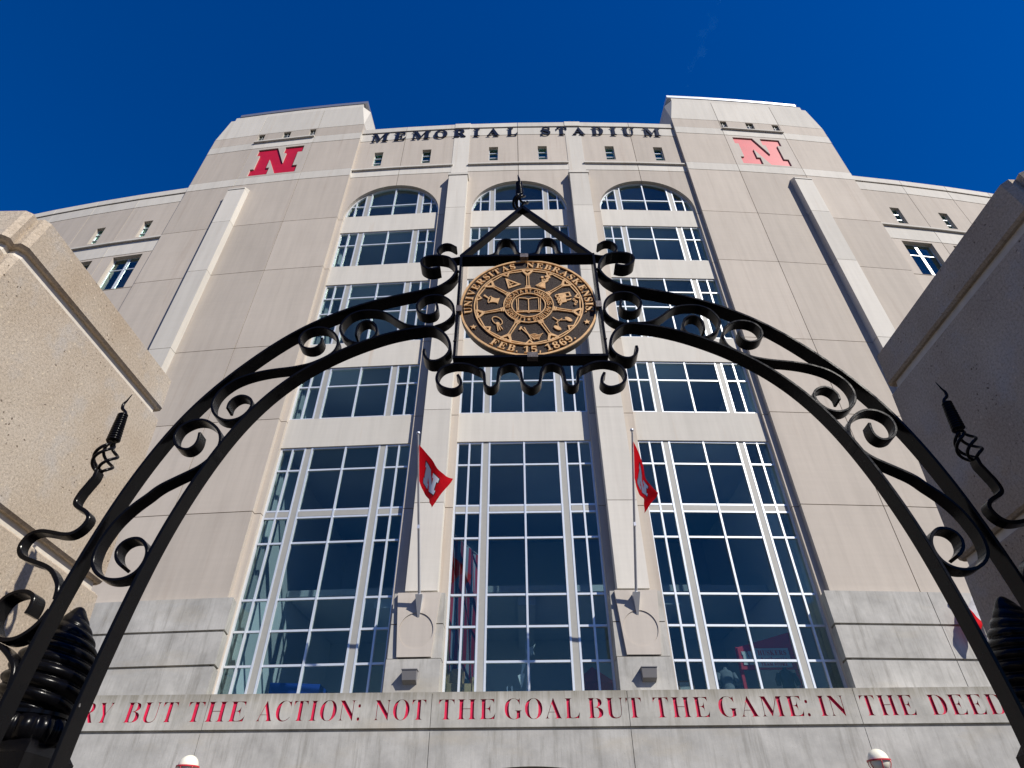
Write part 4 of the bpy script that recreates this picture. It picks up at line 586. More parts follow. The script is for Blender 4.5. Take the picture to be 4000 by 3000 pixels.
for a, b in zip(jx, jx[1:]):
    mine = []
    for l in letters:
        k = []
        for c in l:
            x0, x1 = min(p[0] for p in c), max(p[0] for p in c)
            if x1 < a+.02 or x0 > b-.02: continue
            if x0 < a+.02: c = clip(c, a+.02, False)
            if x1 > b-.02: c = clip(c, b-.02, True)
            if len(c) > 2: k.append(c)
        if k: mine.append(k)
    flat = [c for l in mine for c in l]
    r = rect(a+.008, b-.008, 3.555, 4.45)
    m = MB(); vs, fs = cdt([r]+flat); m.add([FP(v.x, v.y, 0) for v in vs], [tuple(f) for f in fs])
    n = 4; m.add([FP(u, v, -.5) for u, v in r]+[FP(u, v, 0) for u, v in r], [(i, (i+1) % n, n+(i+1) % n, n+i) for i in range(n)])
    led = m.build('ledge_block', 'ledge', ST)
    for l in mine:
        w = MB(); prism(w, [[(u, v) for u, v in c] for c in l], FP, -.045, 0, back=False, front=False)
        vs, fs = cdt(l); w.add([FP(v.x, v.y, -.045) for v in vs], [tuple(f) for f in fs])
        w.build('carved_letter', 'paint', led)
    # wall below the groove
    cnt = rect(a+.008, b-.008, -1.6, 3.475)
    if a < 0 < b or (abs(a) < 9 and abs(b) < 9 and False):
        arch = [(.184+4.2*cos(pi-pi*i/30*1.0), .35+2.28*sin(pi-pi*i/30)) for i in range(31)]
        # the broad arch spans the middle block only
        arch = [(max(a+.1, min(b-.1, x)), z) for x, z in arch]
        arch = [(a+.1, -1.6)]+[p for p in [(a+.1+(b-a-.2)*i/30, 2.63-((a+.1+(b-a-.2)*i/30)-.184)**2/17.0) for i in range(31)]]+[(b-.1, -1.6)]
        cnt = [(a+.008, -1.6)]+arch+[(b-.008, -1.6), (b-.008, 3.475), (a+.008, 3.475)]
    if area(cnt) < 0: cnt = cnt[::-1]
    prism(MB(), [cnt], FP, -.9, 0).build('wall_panel', 'conc', ST)
MB().box(-34, 34, YL+.10, YL+.6, 3.40+CAMZ, 3.62+CAMZ).build('groove', 'conc', ST)
MB().box(-34, 34, YL+.45, YL+5.0, 4.0+CAMZ, 4.44+CAMZ).build('ledge_top', 'conc', ST)
MB().box(-34, -2.6, YL+.6, YL+.9, 0, 3.5+CAMZ).build('wall', 'conc', ST); MB().box(2.95, 34, YL+.6, YL+.9, 0, 3.5+CAMZ).build('wall', 'conc', ST)
MB().box(-2.6, 2.95, YL+5.0, YL+5.3, 0, 3.5+CAMZ).build('entrance_wall', 'redin', ST); MB().box(-2.6, 2.95, YL+.9, YL+5.0, 2.7+CAMZ, 3.0+CAMZ).build('entrance_ceiling', 'conc', ST)

# ------------------------------------------------------------------ gate pillars of sawn stone
def pillar(xi, sg, label, yo=0.0, zo=0.0):
    t = thing('stone_pillar', (xi+sg*.9, 2.77, 0), label, 'pillar', 'stone pillars either side of the gate')
    def plan(z, g=0.0):                        # the pier leans in a little towards its top, front and back
        k = (z-1.45)/1.2; yf, yb = 1.86+.10*k+g+yo, 3.765-.155*k-g+yo; q = lambda x, y: (xi-sg*(x-g), y)
        return [q(-1.75+2*g, yf), q(-.085, yf), q(-.055, yf+.025), q(-.062, yf+.065), q(-.022, yf+.062), q(0, yf+.095), q(0, yb-.035), q(-.035, yb), q(-1.75+2*g, yb)]
    def block(name, mat, z0, z1, c, s0, s1, g=0.0, n=1):
        """one course: softened arrises, bed joints that fall slightly (s0 below, s1 above)"""
        m = MB(); lv = [(z0, g+c, s0), (z0+c, g, s0)]+[(z0+c+(z1-z0-2*c)*i/n, g, s0+(s1-s0)*i/n) for i in range(1, n)]+[(z1-c, g, s1), (z1, g+c, s1)]; N_ = 9
        for z, gg, sl in lv:
            for x, y in plan(z, gg): m.v.append((x, y, max(0, z+zo+sl*(y-yo-2.0)+CAMZ)))
        K = len(lv)
        m.f = [(k*N_+i, k*N_+(i+1) % N_, (k+1)*N_+(i+1) % N_, (k+1)*N_+i) for k in range(K-1) for i in range(N_)]+[tuple(reversed(range(N_))), tuple(range((K-1)*N_, K*N_))]
        if sg < 0: m.f = [tuple(reversed(f)) for f in m.f]
        m.f = [tuple(reversed(f)) for f in m.f]
        return m.build(name, mat, t)
    for z0, z1, s0, s1 in ((2.668, 2.93, .05, .05), (1.528, 2.600, -.012, .05), (.36, 1.470, 0, -.012), (-.80, .305, 0, 0), (-1.6, -.855, 0, 0)):
        block('stone_block', 'stone', z0, z1, .014, s0, s1)
    block('mortar_joint', 'mortar', -1.55, 2.82, .01, 0, .03, .035)
pillar(-2.6, -1, 'sunlit sandy stone pillar at the left edge of the gate'); pillar(2.62, 1, 'shaded dark stone pillar at the right edge of the gate', -.12, .035)

# ------------------------------------------------------------------ wrought iron arch
XG, YG, DEP = .0705, 2.6, .092
GA = thing('iron_gate_arch', (XG, YG, 0), 'black wrought iron scroll arch with a bronze seal at its crown', 'gate arch')
def mir(p): return [(2*XG-x, z) for x, z in p]
def flat_bar(name, path, t=.015, y0=YG, dep=DEP, k=4, step=.012, mat='iron', parent=GA):
    p = resample(smooth_path([tuple(a) for a in path], k), step) if k else [tuple(a) for a in path]
    n = len(p); m = MB(); c = .0022; h = t/2
    for i in range(n):
        a, b = p[max(i-1, 0)], p[min(i+1, n-1)]; l = math.dist(a, b) or 1e-9; nx, nz = -(b[1]-a[1])/l, (b[0]-a[0])/l
        for w, y in ((h-c, y0), (h, y0+c), (h, y0+dep-c), (h-c, y0+dep), (-h+c, y0+dep), (-h, y0+dep-c), (-h, y0+c), (-h+c, y0)):
            m.v.append((p[i][0]+nx*w, y, p[i][1]+nz*w+CAMZ))
    for i in range(n-1):
        for j in range(8): q = (j+1) % 8; m.f.append((i*8+j, i*8+q, (i+1)*8+q, (i+1)*8+j))
    m.f += [tuple(reversed(range(8))), tuple(range((n-1)*8, n*8))]
    m.f = [tuple(reversed(f)) for f in m.f]
    return m.build(name, mat, parent, smooth=True)
def fair(p, k):                                # even out the long sweep, leave the scroll at its end as drawn
    q = resample(smooth_path([tuple(a) for a in p[k:]], 4), .06)
    for _ in range(14): q = [q[0]]+[tuple(.25*q[i-1][m]+.5*q[i][m]+.25*q[i+1][m] for m in (0, 1)) for i in range(1, len(q)-1)]+[q[-1]]
    return p[:k]+[list(a) for a in q]
outer = PATH['outer']+[[-2.02, .3], [-2.02, -.4], [-2.02, -1.55]]
inner = PATH['inner']+[[-1.718, 0], [-1.718, -.6], [-1.718, -1.55]]
outer, inner = fair(outer, 17), fair(inner, 12)
for f in (lambda p: p, mir):
    flat_bar('arch_bar', f(outer), .0155); flat_bar('arch_bar', f(inner), .0155)
    for k, t, d in (('topcurl', .013, .065), ('s1', .0135, .072), ('s2', .0135, .072), ('s3', .0145, .072), ('wave', .019, .055), ('lowscroll', .017, .080), ('low2', .017, .080)):
        flat_bar('scroll', f(PATH[k]), t, YG+(.004 if k != 'wave' else .010), d)
full = PATH['topwave']; flat_bar('crest_bar', full+mir(full)[::-1][1:], .014, YG+.004, .068)
b = PATH['bot'][:-1]+[[XG, 2.118]]; flat_bar('pendant_bar', b+mir(b)[::-1][1:], .015, YG+.004, .068)
fx0, fx1, fz0, fz1, ft = -.368, .509, 2.338, 3.240, .016
for x0, x1, z0, z1 in ((fx0, fx1, fz1-ft, fz1), (fx0, fx1, fz0, fz0+ft), (fx0, fx0+ft, fz0+ft, fz1-ft), (fx1-ft, fx1, fz0+ft, fz1-ft)):
    MB().box(x0, x1, YG, YG+.085, z0+CAMZ, z1+CAMZ).build('frame_bar', 'iron', GA)
ap = (.047, 3.778)
for bx in (-.362, .485):
    flat_bar('gable_bar', [(bx, 3.243), ((bx+ap[0])/2, (3.243+ap[1])/2), ap], .025, YG+.005, .06, k=0)
for x, z, w, h in ((XG-.02, 3.222, .052, .034), (XG+.012, 2.350, .06, .036), (-.352, 2.735, .034, .05), (.492, 2.755, .034, .05)):
    m = MB(); m.box(x-w/2, x+w/2, YG-.006, YG+.032, z-h/2+CAMZ, z+h/2+CAMZ); m.build('weld_lug', 'chip', GA)
random.seed(3)
for f in (1, -1):                              # weld beads where scrolls meet the bars
    for x, z in ((-.372, 3.08), (-.362, 2.47)):
        m = MB(); xx = x if f > 0 else 2*XG-x; m.lathe((xx, YG+.004, z+CAMZ-.008), [(.003, 0), (.009, .003), (.011, .008), (.008, .014), (.002, .017)], 10); m.build('weld', 'iron', GA, smooth='full')
# twisted spear tips: a basket of four bent rods, a wire coil and a hooked point
def finial(b0, b1, rb, c0, c1, rc0, rc1, turns, wire, tip):
    fin = empty_part('finial', GA); P3 = lambda p: Vector((p[0], YG+.036, p[1]+CAMZ))
    A, B = P3(b0), P3(b1); ax = (B-A).normalized(); e = Vector((0, 1, 0)); g = ax.cross(e).normalized()
    for k in range(4):
        pts = []
        for i in range(29):
            t = i/28; a = k*pi/2+t*2*pi*.55; r = rb*(sin(pi*t**.85)**.9)+.009; pts.append(A+(B-A)*t+(e*cos(a)+g*sin(a))*r)
        MB().tube(pts, wire*1.05, 8).build('rod', 'iron', fin, smooth='full')
    A, B = P3(c0), P3(c1); ax = (B-A).normalized(); g = ax.cross(e).normalized(); n = int(turns*16); pts = []
    for i in range(n+1):
        t = i/n; a = t*turns*2*pi; r = rc0+(rc1-rc0)*t; pts.append(A+(B-A)*t+(e*cos(a)+g*sin(a))*r)
    MB().tube(pts, wire, 7).build('coil', 'iron', fin, smooth='full')
    MB().cyl(A, B, rc0*.8, rc1*.8, 12).build('core', 'iron', fin, smooth=True)
    tp = [P3(p) for p in smooth_path([tuple(p) for p in tip], 4)]; n = len(tp)
    MB().tube(tp, [wire*1.15*(1 if i < n*.55 else max(.15, 1-(i-n*.55)/(n*.45)*.85)) for i in range(n)], 8).build('tip', 'iron', fin, smooth='full')
for f in (lambda p: [list(a) for a in p], lambda p: [list(a) for a in mir(p)]):
    bk, co, tp = f(PATH['basket']), f(PATH['coil']), f(PATH['tip'])
    finial(bk[0], bk[1], .046, co[0], co[1], .026, .018, 12, .0075, [co[1]]+tp)
finial((.040, 3.785), (.030, 3.955), .044, (.030, 3.945), (.027, 4.115), .022, .016, 11, .0085, [(.027, 4.11), (.030, 4.14), (.026, 4.18), (.020, 4.222)])

# ------------------------------------------------------------------ bronze seal
SC = (.0697, 2.786); YM = 2.632; RS = .419
ME = empty_part('medallion', GA)
FM = lambda u, v, w: (SC[0]+u, YM-w, SC[1]+v+CAMZ)
def circ(r, n=96, c=(0, 0)): return [(c[0]+r*cos(2*pi*i/n), c[1]+r*sin(2*pi*i/n)) for i in range(n)]
prism(MB(), [circ(RS-.002)], FM, -.045, 0, back=True, front=False).build('rim', 'rim', ME, smooth=True)
m = MB(); m.add([FM(u, v, 0) for u, v in circ(RS-.002)], [tuple(range(96))]); m.build('field', 'bronzed', ME)
def relief(name, contours, h=.008, mat='bronze'): return prism(MB(), contours, FM, -.001, h).build(name, mat, ME)
for a, b in ((RS, RS-.012), (.334, .327), (.154, .1475), (.106, .0995)): relief('ring', [circ(a), circ(b)], .009)
def rotp(pts, ang, r=0.0, sc=1.0):            # local x to the side, y outward
    c, s = cos(ang-pi/2), sin(ang-pi/2)
    return [(sc*x*c-(sc*y+r)*s, sc*x*s+(sc*y+r)*c) for x, y in pts]
def stroke(pts, w):
    L_, R_ = [], []
    for i, p in enumerate(pts):
        a, b = pts[max(i-1, 0)], pts[min(i+1, len(pts)-1)]; l = math.dist(a, b) or 1; nx, ny = -(b[1]-a[1])/l*w/2, (b[0]-a[0])/l*w/2
        L_.append((p[0]+nx, p[1]+ny)); R_.append((p[0]-nx, p[1]-ny))
    return R_+L_[::-1]
# seven little columns between the panels, a heart capital on each, a corbel at the middle of each panel
for k in range(7):
    an = pi/2-k*2*pi/7
    m = MB()
    for c in ([(-.011, .176), (-.0045, .176), (-.0045, .268), (-.009, .268)], [(.0045, .176), (.011, .176), (.009, .268), (.0045, .268)],
              [(-.018, .155), (.018, .155), (.018, .163), (-.018, .163)], [(-.015, .166), (.015, .166), (.015, .174), (-.015, .174)],
              [(-.011, .270), (.011, .270), (.012, .276), (-.012, .276)]):
        prism(m, [rotp(c, an)], FM, -.001, .008)
    prism(m, [rotp([(-.012, .278), (.012, .278), (.036, .312), (.036, .3235), (-.036, .3235), (-.036, .312)], an), rotp([(0, .290), (.020, .310), (.011, .317), (0, .310), (-.011, .317), (-.020, .310)], an)], FM, -.001, .008)
    m.build('column', 'bronze', ME)
    a2 = an-pi/7; m = MB()
    prism(m, [rotp([(-.030, .3235), (0, .290), (.030, .3235)], a2), rotp([(-.013, .319), (0, .303), (.013, .319)], a2)], FM, -.001, .0075); m.build('corbel', 'bronze', ME)
    for sgn in (-1, 1):                        # straight bead linking capital and corbel
        q0 = rotp([(sgn*.036, .3125)], an)[0]; q1 = rotp([(-sgn*.026, .3185)], an-sgn*pi/7)[0]; relief('bead', [stroke([q0, q1] if sgn > 0 else [q1, q0], .007)], .006)
def star(r, c): return [(c[0]+(r if i % 2 == 0 else r*.4)*cos(pi/2+i*pi/5), c[1]+(r if i % 2 == 0 else r*.4)*sin(pi/2+i*pi/5)) for i in range(10)]
for an, r, s in ((-151.3, .377, .021), (-24.2, .377, .021), (-90, .125, .013)):
    relief('star', [star(s, (r*cos(RAD(an)), r*sin(RAD(an))))])
def arc_text(text, gl, a0, a1, rb, h, outward=True, sx=1.0, gap=26):
    """letters along a circle; a0 is the middle of the first letter, a1 of the last; a gap word counts as half a letter"""
    ws = [(max(p[0] for c in gl[ch] for p in c)+gap) if ch != ' ' else 110 for ch in text]
    pos = []; x = 0
    for w in ws: pos.append(x+w/2); x += w
    for ch, p in zip(text, pos):
        if ch == ' ': continue
        t = (p-pos[0])/(pos[-1]-pos[0]); an = RAD(a0+(a1-a0)*t); cs = gl[ch]; w = max(q[0] for c in cs for q in c); k = h/250
        out = []
        for c in cs:
            loc = [((x-w/2)*k*sx, y*k) for x, y in c]
            if outward: out.append(rotp([(x, y+rb) for x, y in loc], an))
            else: out.append([(-q[0], -q[1]) for q in rotp([(x, y-rb-0) for x, y in loc], an)] if False else [(cos(an)*(rb-y)+cos(an+pi/2)*x, sin(an)*(rb-y)+sin(an+pi/2)*x) for x, y in loc])
        relief('letter', out, .009)
arc_text('UNIVERSITAS', GLYPH, 186.5, 105.0, .3475, .046, True, 1.05); arc_text('NEBRASKENSIS.', GLYPH, 87.0, -11.0, .3475, .046, True, 1.05)
arc_text('FEB. 15, 1869.', GLYPH, -123.5, -47.5, .394, .047, False, 1.05); arc_text('LITERIS DEDICATA ET OMNIBUS ARTIBUS', SANS, 255.0, -75.0, .1130, .0285, True, .90, 40)
# open book in the middle
m = MB()
for c in (stroke([(-.070, -.052), (-.074, .055), (-.062, .062), (-.062, -.046), (-.010, -.050), (0, -.056), (.010, -.050), (.062, -.046), (.062, .062), (.074, .055), (.070, -.052)], .005),
          stroke([(-.076, -.058), (-.012, -.058), (0, -.066), (.012, -.058), (.076, -.058)], .006), stroke([(0, -.050), (0, .056)], .0055), stroke([(-.060, .064), (-.018, .060), (-.002, .053)], .0055), stroke([(.060, .064), (.018, .060), (.002, .053)], .0055)): prism(m, [c], FM, -.001, .007+.0004*len(m.v) % .001)
m.build('book', 'bronze', ME)
def icon(name, an, shapes, r=.232, sc=1.0):
    m = MB(); an = RAD(an)
    for i, s in enumerate(shapes):
        cs = [rotp(c, an, r, sc) for c in (s if isinstance(s[0], list) else [s])]
        prism(m, cs, FM, -.001, .0065+.0003*(i % 5))
    m.build(name, 'bronze', ME)
el = lambda rx, ry, c=(0, 0), n=24: [(c[0]+rx*cos(2*pi*i/n), c[1]+ry*sin(2*pi*i/n)) for i in range(n)]
icon('set_square', 115.7, [[[(-.045, -.042), (.045, -.042), (-.020, .055)], [(-.031, -.031), (.026, -.031), (-.015, .030)]], stroke([(-.018, -.03), (-.014, .022)], .005), stroke([(-.026, -.012), (.004, -.012)], .005)])
icon('wheat_sheaf', 64.3, [[(-.034, -.052), (.034, -.052), (.012, -.005), (.022, .018), (-.022, .018), (-.012, -.005)]]+[el(.0095, .0095, (.026*cos(a*1.05)*(.4+.6*(a % 2)), .036+.02*sin(a*1.05)), 10) for a in range(9)]+[stroke([(-.02+.01*i, -.06), (-.006+.003*i, -.01)], .002) for i in range(5)])
icon('locomotive', 12.9, [[[(-.052, -.030), (.030, -.030), (.030, .002), (-.010, .006), (-.010, .044), (-.052, .044)], [(-.044, .014), (-.018, .014), (-.018, .034), (-.044, .034)]], stroke([(.016, .004), (.016, .026), (.010, .036)], .009), [el(.016, .016, (-.034, -.040)), el(.009, .009, (-.034, -.040))], [el(.011, .011, (-.003, -.042)), el(.005, .005, (-.003, -.042))], [el(.011, .011, (.022, -.042)), el(.005, .005, (.022, -.042))], stroke([(.030, -.03), (.048, -.048)], .007), [el(.011, .008, (.022, .050)), el(.006, .004, (.022, .050))], [el(.012, .008, (.044, .058)), el(.007, .004, (.044, .058))], [el(.010, .007, (.062, .046)), el(.005, .003, (.062, .046))]])
icon('divider', -38.6, [stroke([(-.045, .045), (.0, -.010), (.050, .035)], .005), stroke([(0, -.010), (-.004, -.046)], .005), el(.013, .026, (-.047, .040)), el(.013, .026, (.052, .030)), stroke([(-.03, .005), (.028, .0)], .004)], .225)
icon('pen_and_flag', -90, [stroke([(.055, -.052), (-.030, .052)], .006), stroke([(.030, -.050), (-.012, .056)], .006), stroke([(.058, -.03), (.046, -.056)], .01)]+[stroke([(-.005-.006*i, .012+.010*i), (-.030, .006+.012*i), (-.055, .016+.011*i), (-.080+.008*i, .002+.012*i)], .0045) for i in range(4)], .24)
icon('palette', -141.4, [[el(.042, .026, (.016, -.006)), el(.037, .021, (.016, -.006))], el(.012, .010, (-.004, .006)), stroke([(-.060, .030), (-.006, .008)], .005), stroke([(-.062, .014), (-.006, .004)], .005), stroke([(-.056, .044), (-.004, .012)], .005)], .236)
icon('mortar', 167.1, [[(-.026, -.040), (.026, -.040), (.018, -.030), (.018, -.008), (.026, .010), (-.026, .010), (-.018, -.008), (-.018, -.030)], [el(.032, .011, (0, .016)), el(.024, .006, (0, .016))], stroke([(.004, .018), (.026, .052)], .009), el(.008, .006, (.028, .056), 12)], .228)

# ------------------------------------------------------------------ gate posts with spiral urns
def gate_post(cx, label):
    cy = 2.95; t = thing('gate_post', (cx, cy, 0), label, 'gate post', 'iron gate posts below the arch')
    MB().box(cx-.13, cx+.13, cy-.13, cy+.13, 0, .36+CAMZ).build('post', 'iron', t)
    m = MB(); z = CAMZ
    m.hexa([(cx-.15, cy-.17, .36+z), (cx+.15, cy-.17, .36+z), (cx+.15, cy+.17, .36+z), (cx-.15, cy+.17, .36+z), (cx-.15, cy-.17, .45+z), (cx+.15, cy-.17, .45+z), (cx+.15, cy+.17, .45+z), (cx-.15, cy+.17, .45+z)])
    m.hexa([(cx-.148, cy-.168, .451+z), (cx+.148, cy-.168, .451+z), (cx+.148, cy+.168, .451+z), (cx-.148, cy+.168, .451+z), (cx-.12, cy-.12, .505+z), (cx+.12, cy-.12, .505+z), (cx+.12, cy+.12, .505+z), (cx-.12, cy+.12, .505+z)])
    m.build('cap', 'iron', t)
    # gadrooned ring
    m = MB(); n, kz = 96, 14
    for k in range(kz+1):
        v = k/kz; zz = .49+.12*v; rr = .115+.042*sin(pi*v)**.6
        for i in range(n): a = 2*pi*i/n; r = rr*(1+.16*(abs(cos(6*a))**.6-.75)*sin(pi*v)**.5); m.v.append((cx+r*cos(a), cy+r*sin(a), zz+z))
    for k in range(kz):
        for i in range(n): j = (i+1) % n; m.f.append((k*n+i, k*n+j, (k+1)*n+j, (k+1)*n+i))
    m.build('bead_ring', 'iron', t, smooth='full')
    MB().lathe((cx, cy, .600+z), [(.128, 0), (.138, .002), (.138, .016), (.128, .018)], 40).build('strap', 'iron', t, smooth=True)
    # spiral urn
    prof = [(.612, .128), (.64, .148), (.69, .168), (.74, .174), (.79, .170), (.85, .151), (.91, .124), (.97, .088), (1.02, .056), (1.055, .034), (1.075, .018), (1.082, .004)]
    prof = smooth_path(prof, 14); m = MB(); n = 72
    for zz, rr in prof:
        for i in range(n):
            a = 2*pi*i/n; ph = 3*a+2*pi*(zz-.6)/.058*(1+.45*(zz-.7)); w = abs(sin(ph/2)); r = rr*(1+.13*min(1, rr/.09)*(w**.7-.6)) if rr > .02 else rr; m.v.append((cx+r*cos(a), cy+r*sin(a), zz+z))
    kz = len(prof)-1
    for k in range(kz):
        for i in range(n): j = (i+1) % n; m.f.append((k*n+i, k*n+j, (k+1)*n+j, (k+1)*n+i))
    m.f.append(tuple(kz*n+i for i in range(n))); m.build('urn', 'iron', t, smooth='full')
gate_post(-2.115, 'black spiral urn on an iron post by the sunlit pillar'); gate_post(2.262, 'black spiral urn on an iron post by the shaded pillar')

# ------------------------------------------------------------------ flags on raked poles
def flagpole(x, base, tip, label):
    t = thing('flagpole', base, label, 'flagpole', 'raked flagpoles on the stadium front'); b, p = Vector(base), Vector(tip)
    MB().tube([b, b.lerp(p, .5), p], [.045, .040, .028], 14).build('pole', 'steel', t, smooth=True)
    m = MB(); m.lathe((p.x, p.y, p.z+.02), [(.004, 0), (.045, .025), (.062, .065), (.045, .105), (.004, .128)], 16); m.build('ball', 'steel', t, smooth='full')
    MB().cyl(p-(p-b).normalized()*.02, p+Vector((0, 0, .03)), .03, .02, 10).build('truck', 'boxg', t)
    m = MB(); y1 = b.y; yw = base[1]+.28      # wedge bracket
    m.hexa([(b.x-.02, yw-.04, b.z-.66), (b.x+.02, yw-.04, b.z-.66), (b.x+.02, yw, b.z-.66), (b.x-.02, yw, b.z-.66), (b.x-.115, y1-.10, b.z+.02), (b.x+.115, y1-.10, b.z+.02), (b.x+.115, yw, b.z+.02), (b.x-.115, yw, b.z+.02)]); m.build('bracket', 'steel', t)
    q = b.lerp(p, .42); MB().box(q.x-.035, q.x+.035, q.y-.10, q.y-.03, q.z-.06, q.z+.06).build('cleat', 'steel', t)
def flag(h0, h1, f0, f1, label, cols=('flagr', 'flagw'), sag=.10, waves=2.0, letter=True, white_part=None):
    t = thing('flag', h1, label, 'flag', 'flags hanging from the raked poles')
    h0, h1, f0, f1 = map(Vector, (h0, h1, f0, f1))
    def P(u, v, w=0.0):
        q = h0.lerp(h1, v).lerp(f0.lerp(f1, v), u)
        q = q+Vector((0, -1, 0))*(sag*sin(u*pi*waves+v*2.2)*(.35+.65*u)+w)+Vector((0, 0, -1))*(sag*.9*sin(pi*u)*(1-.3*v))+Vector((1, -.6, 0))*(.05*sin(u*7+v*4)*u+.018*sin(u*19+v*9)*u); return tuple(q)
    def sheet(name, u0, u1, v0, v1, mat):
        m = MB(); n = 22
        m.v = [P(u0+(u1-u0)*i/n, v0+(v1-v0)*j/n) for j in range(n+1) for i in range(n+1)]
        m.f = [(j*(n+1)+i, j*(n+1)+i+1, (j+1)*(n+1)+i+1, (j+1)*(n+1)+i) for j in range(n) for i in range(n)]
        m.build(name, mat, t, smooth='full')
    if white_part: sheet('cloth', 0, white_part, 0, 1, 'flagw'); sheet('lower_cloth', white_part, 1, 0, 1, 'flagr')
    else: sheet('cloth', 0, 1, 0, 1, cols[0])
    if letter:
        for nm, mat, w, k in (('letter_shadow', 'flagk', .012, 1.10), ('letter', 'flagl', .022, 1.0)):
            c = [(.5+(u-.5)*k, .5+(v-.5)*k) for u, v in NPOLY]; cc = []
            for i in range(len(c)):
                a, b = c[i], c[(i+1) % len(c)]
                for j in range(6): cc.append((a[0]+(b[0]-a[0])*j/6, a[1]+(b[1]-a[1])*j/6))
            # grid points inside the outline let the letter follow the cloth
            pts = [Vector(p) for p in cc]; ed = [(i, (i+1) % len(cc)) for i in range(len(cc))]
            inside = lambda x, y: sum(((c[i][1] > y) != (c[i-1][1] > y)) and (x < (c[i-1][0]-c[i][0])*(y-c[i][1])/(c[i-1][1]-c[i][1])+c[i][0]) for i in range(len(c))) % 2
            pts += [Vector((x/14, y/14)) for x in range(15) for y in range(15) if inside(x/14, y/14)]
            r = delaunay_2d_cdt(pts, ed, [], 2, 1e-6); m = MB(); m.add([P(.26+.46*v.x, .80-.58*v.y, w) for v in r[0]], [tuple(f) for f in r[2]]); m.build(nm, mat, t, smooth='full')
xl, xr = -3.18, 3.55
flagpole(xl, (xl, 19.06, 7.22+CAMZ), (xl, 16.1, 11.22+CAMZ), 'flagpole raked out from the pedestal right of the left window')
flagpole(xr, (xr, 19.06, 7.22+CAMZ), (xr, 16.1, 11.22+CAMZ), 'flagpole raked out from the pedestal left of the right window')
Zc = CAMZ
flag((xl+.03, 16.26, 10.98+Zc), (xl+.03, 16.95, 10.05+Zc), (-2.06, 16.4, 9.80+Zc), (-2.58, 16.6, 8.92+Zc), 'red flag with a white letter swinging to the right, left of the two')
flag((xr+.03, 16.26, 10.98+Zc), (xr+.03, 16.95, 10.05+Zc), (4.03, 16.4, 9.16+Zc), (3.72, 16.6, 8.74+Zc), 'red flag with a white letter hanging folded, right of the two', sag=.13, waves=2.6)
flagpole(14.3, (14.35, 19.62, 6.75+CAMZ), (14.2, 19.28, 7.75+CAMZ), 'flagpole almost hidden behind the shaded stone pillar')
flag((14.20, 19.36, 7.55+Zc), (14.32, 19.48, 7.1+Zc), (13.50, 19.45, 6.35+Zc), (13.72, 19.5, 5.85+Zc), 'white and red flag half hidden behind the shaded pillar', letter=False, white_part=.55, sag=.04)

# ------------------------------------------------------------------ fixtures on the wall
for sg, lab in ((-1, 'grey wedge wall light under the left flag pedestal'), (1, 'grey wedge wall light under the right flag pedestal')):
    c = sg*3.43; t = thing('wall_light', F(c, 4.8, .76), lab, 'wall light', 'wedge lights on the pedestals')
    m = MB(); m.hexa([F(c-.20, 4.80, .94), F(c+.20, 4.80, .94), F(c+.20, 4.72, .76), F(c-.20, 4.72, .76), F(c-.215, 5.06, 1.02), F(c+.215, 5.06, 1.02), F(c+.215, 5.06, .76), F(c-.215, 5.06, .76)]); m.build('housing', 'boxg', t)
    m = MB(); m.hexa([F(c-.23, 5.062, 1.035), F(c+.23, 5.062, 1.035), F(c+.23, 5.062, .76), F(c-.23, 5.062, .76), F(c-.23, 5.085, 1.035), F(c+.23, 5.085, 1.035), F(c+.23, 5.085, .76), F(c-.23, 5.085, .76)]); m.build('lid', 'boxg', t)
for x, lab in ((-8.62, 'opal globe lamp in a red cage below the carved words, left'), (8.99, 'opal globe lamp in a red cage below the carved words, right')):
    t = thing('globe_lamp', (x, 18.4, 0), lab, 'lamp', 'globe lamps along the wall'); c = (x, 18.4, 2.61+CAMZ); n = 28
    MB().lathe(c, [(.25*sin(pi*(.06+.94*i/20)), -.255*cos(pi*(.06+.94*i/20))) for i in range(21)], n).build('globe', 'globe', t, smooth='full')
    MB().lathe((x, 18.4, 2.585+CAMZ), [(.262, 0), (.285, 0), (.285, .035), (.262, .035)], 32).build('cage_ring', 'cage', t)
    for k in range(6):
        a = 2*pi*k/6+.3; MB().tube([(x+.275*cos(a)*w, 18.4+.275*sin(a)*w, 2.60+h+CAMZ) for w, h in ((1, 0), (.97, -.08), (.82, -.18), (.5, -.28), (.25, -.32))], .011, 6).build('cage_bar', 'cage', t, smooth='full')
    MB().lathe((x, 18.4, 2.16+CAMZ), [(.06, 0), (.11, .03), (.09, .12), (.05, .14)], 20).build('collar', 'cage', t, smooth=True)
    MB().tube([(x, 18.4, 2.18+CAMZ), (x, 18.42, 2.02+CAMZ), (x, 18.55, 1.92+CAMZ), (x, 19.0, 1.9+CAMZ)], .04, 10).build('arm', 'cage', t, smooth='full')

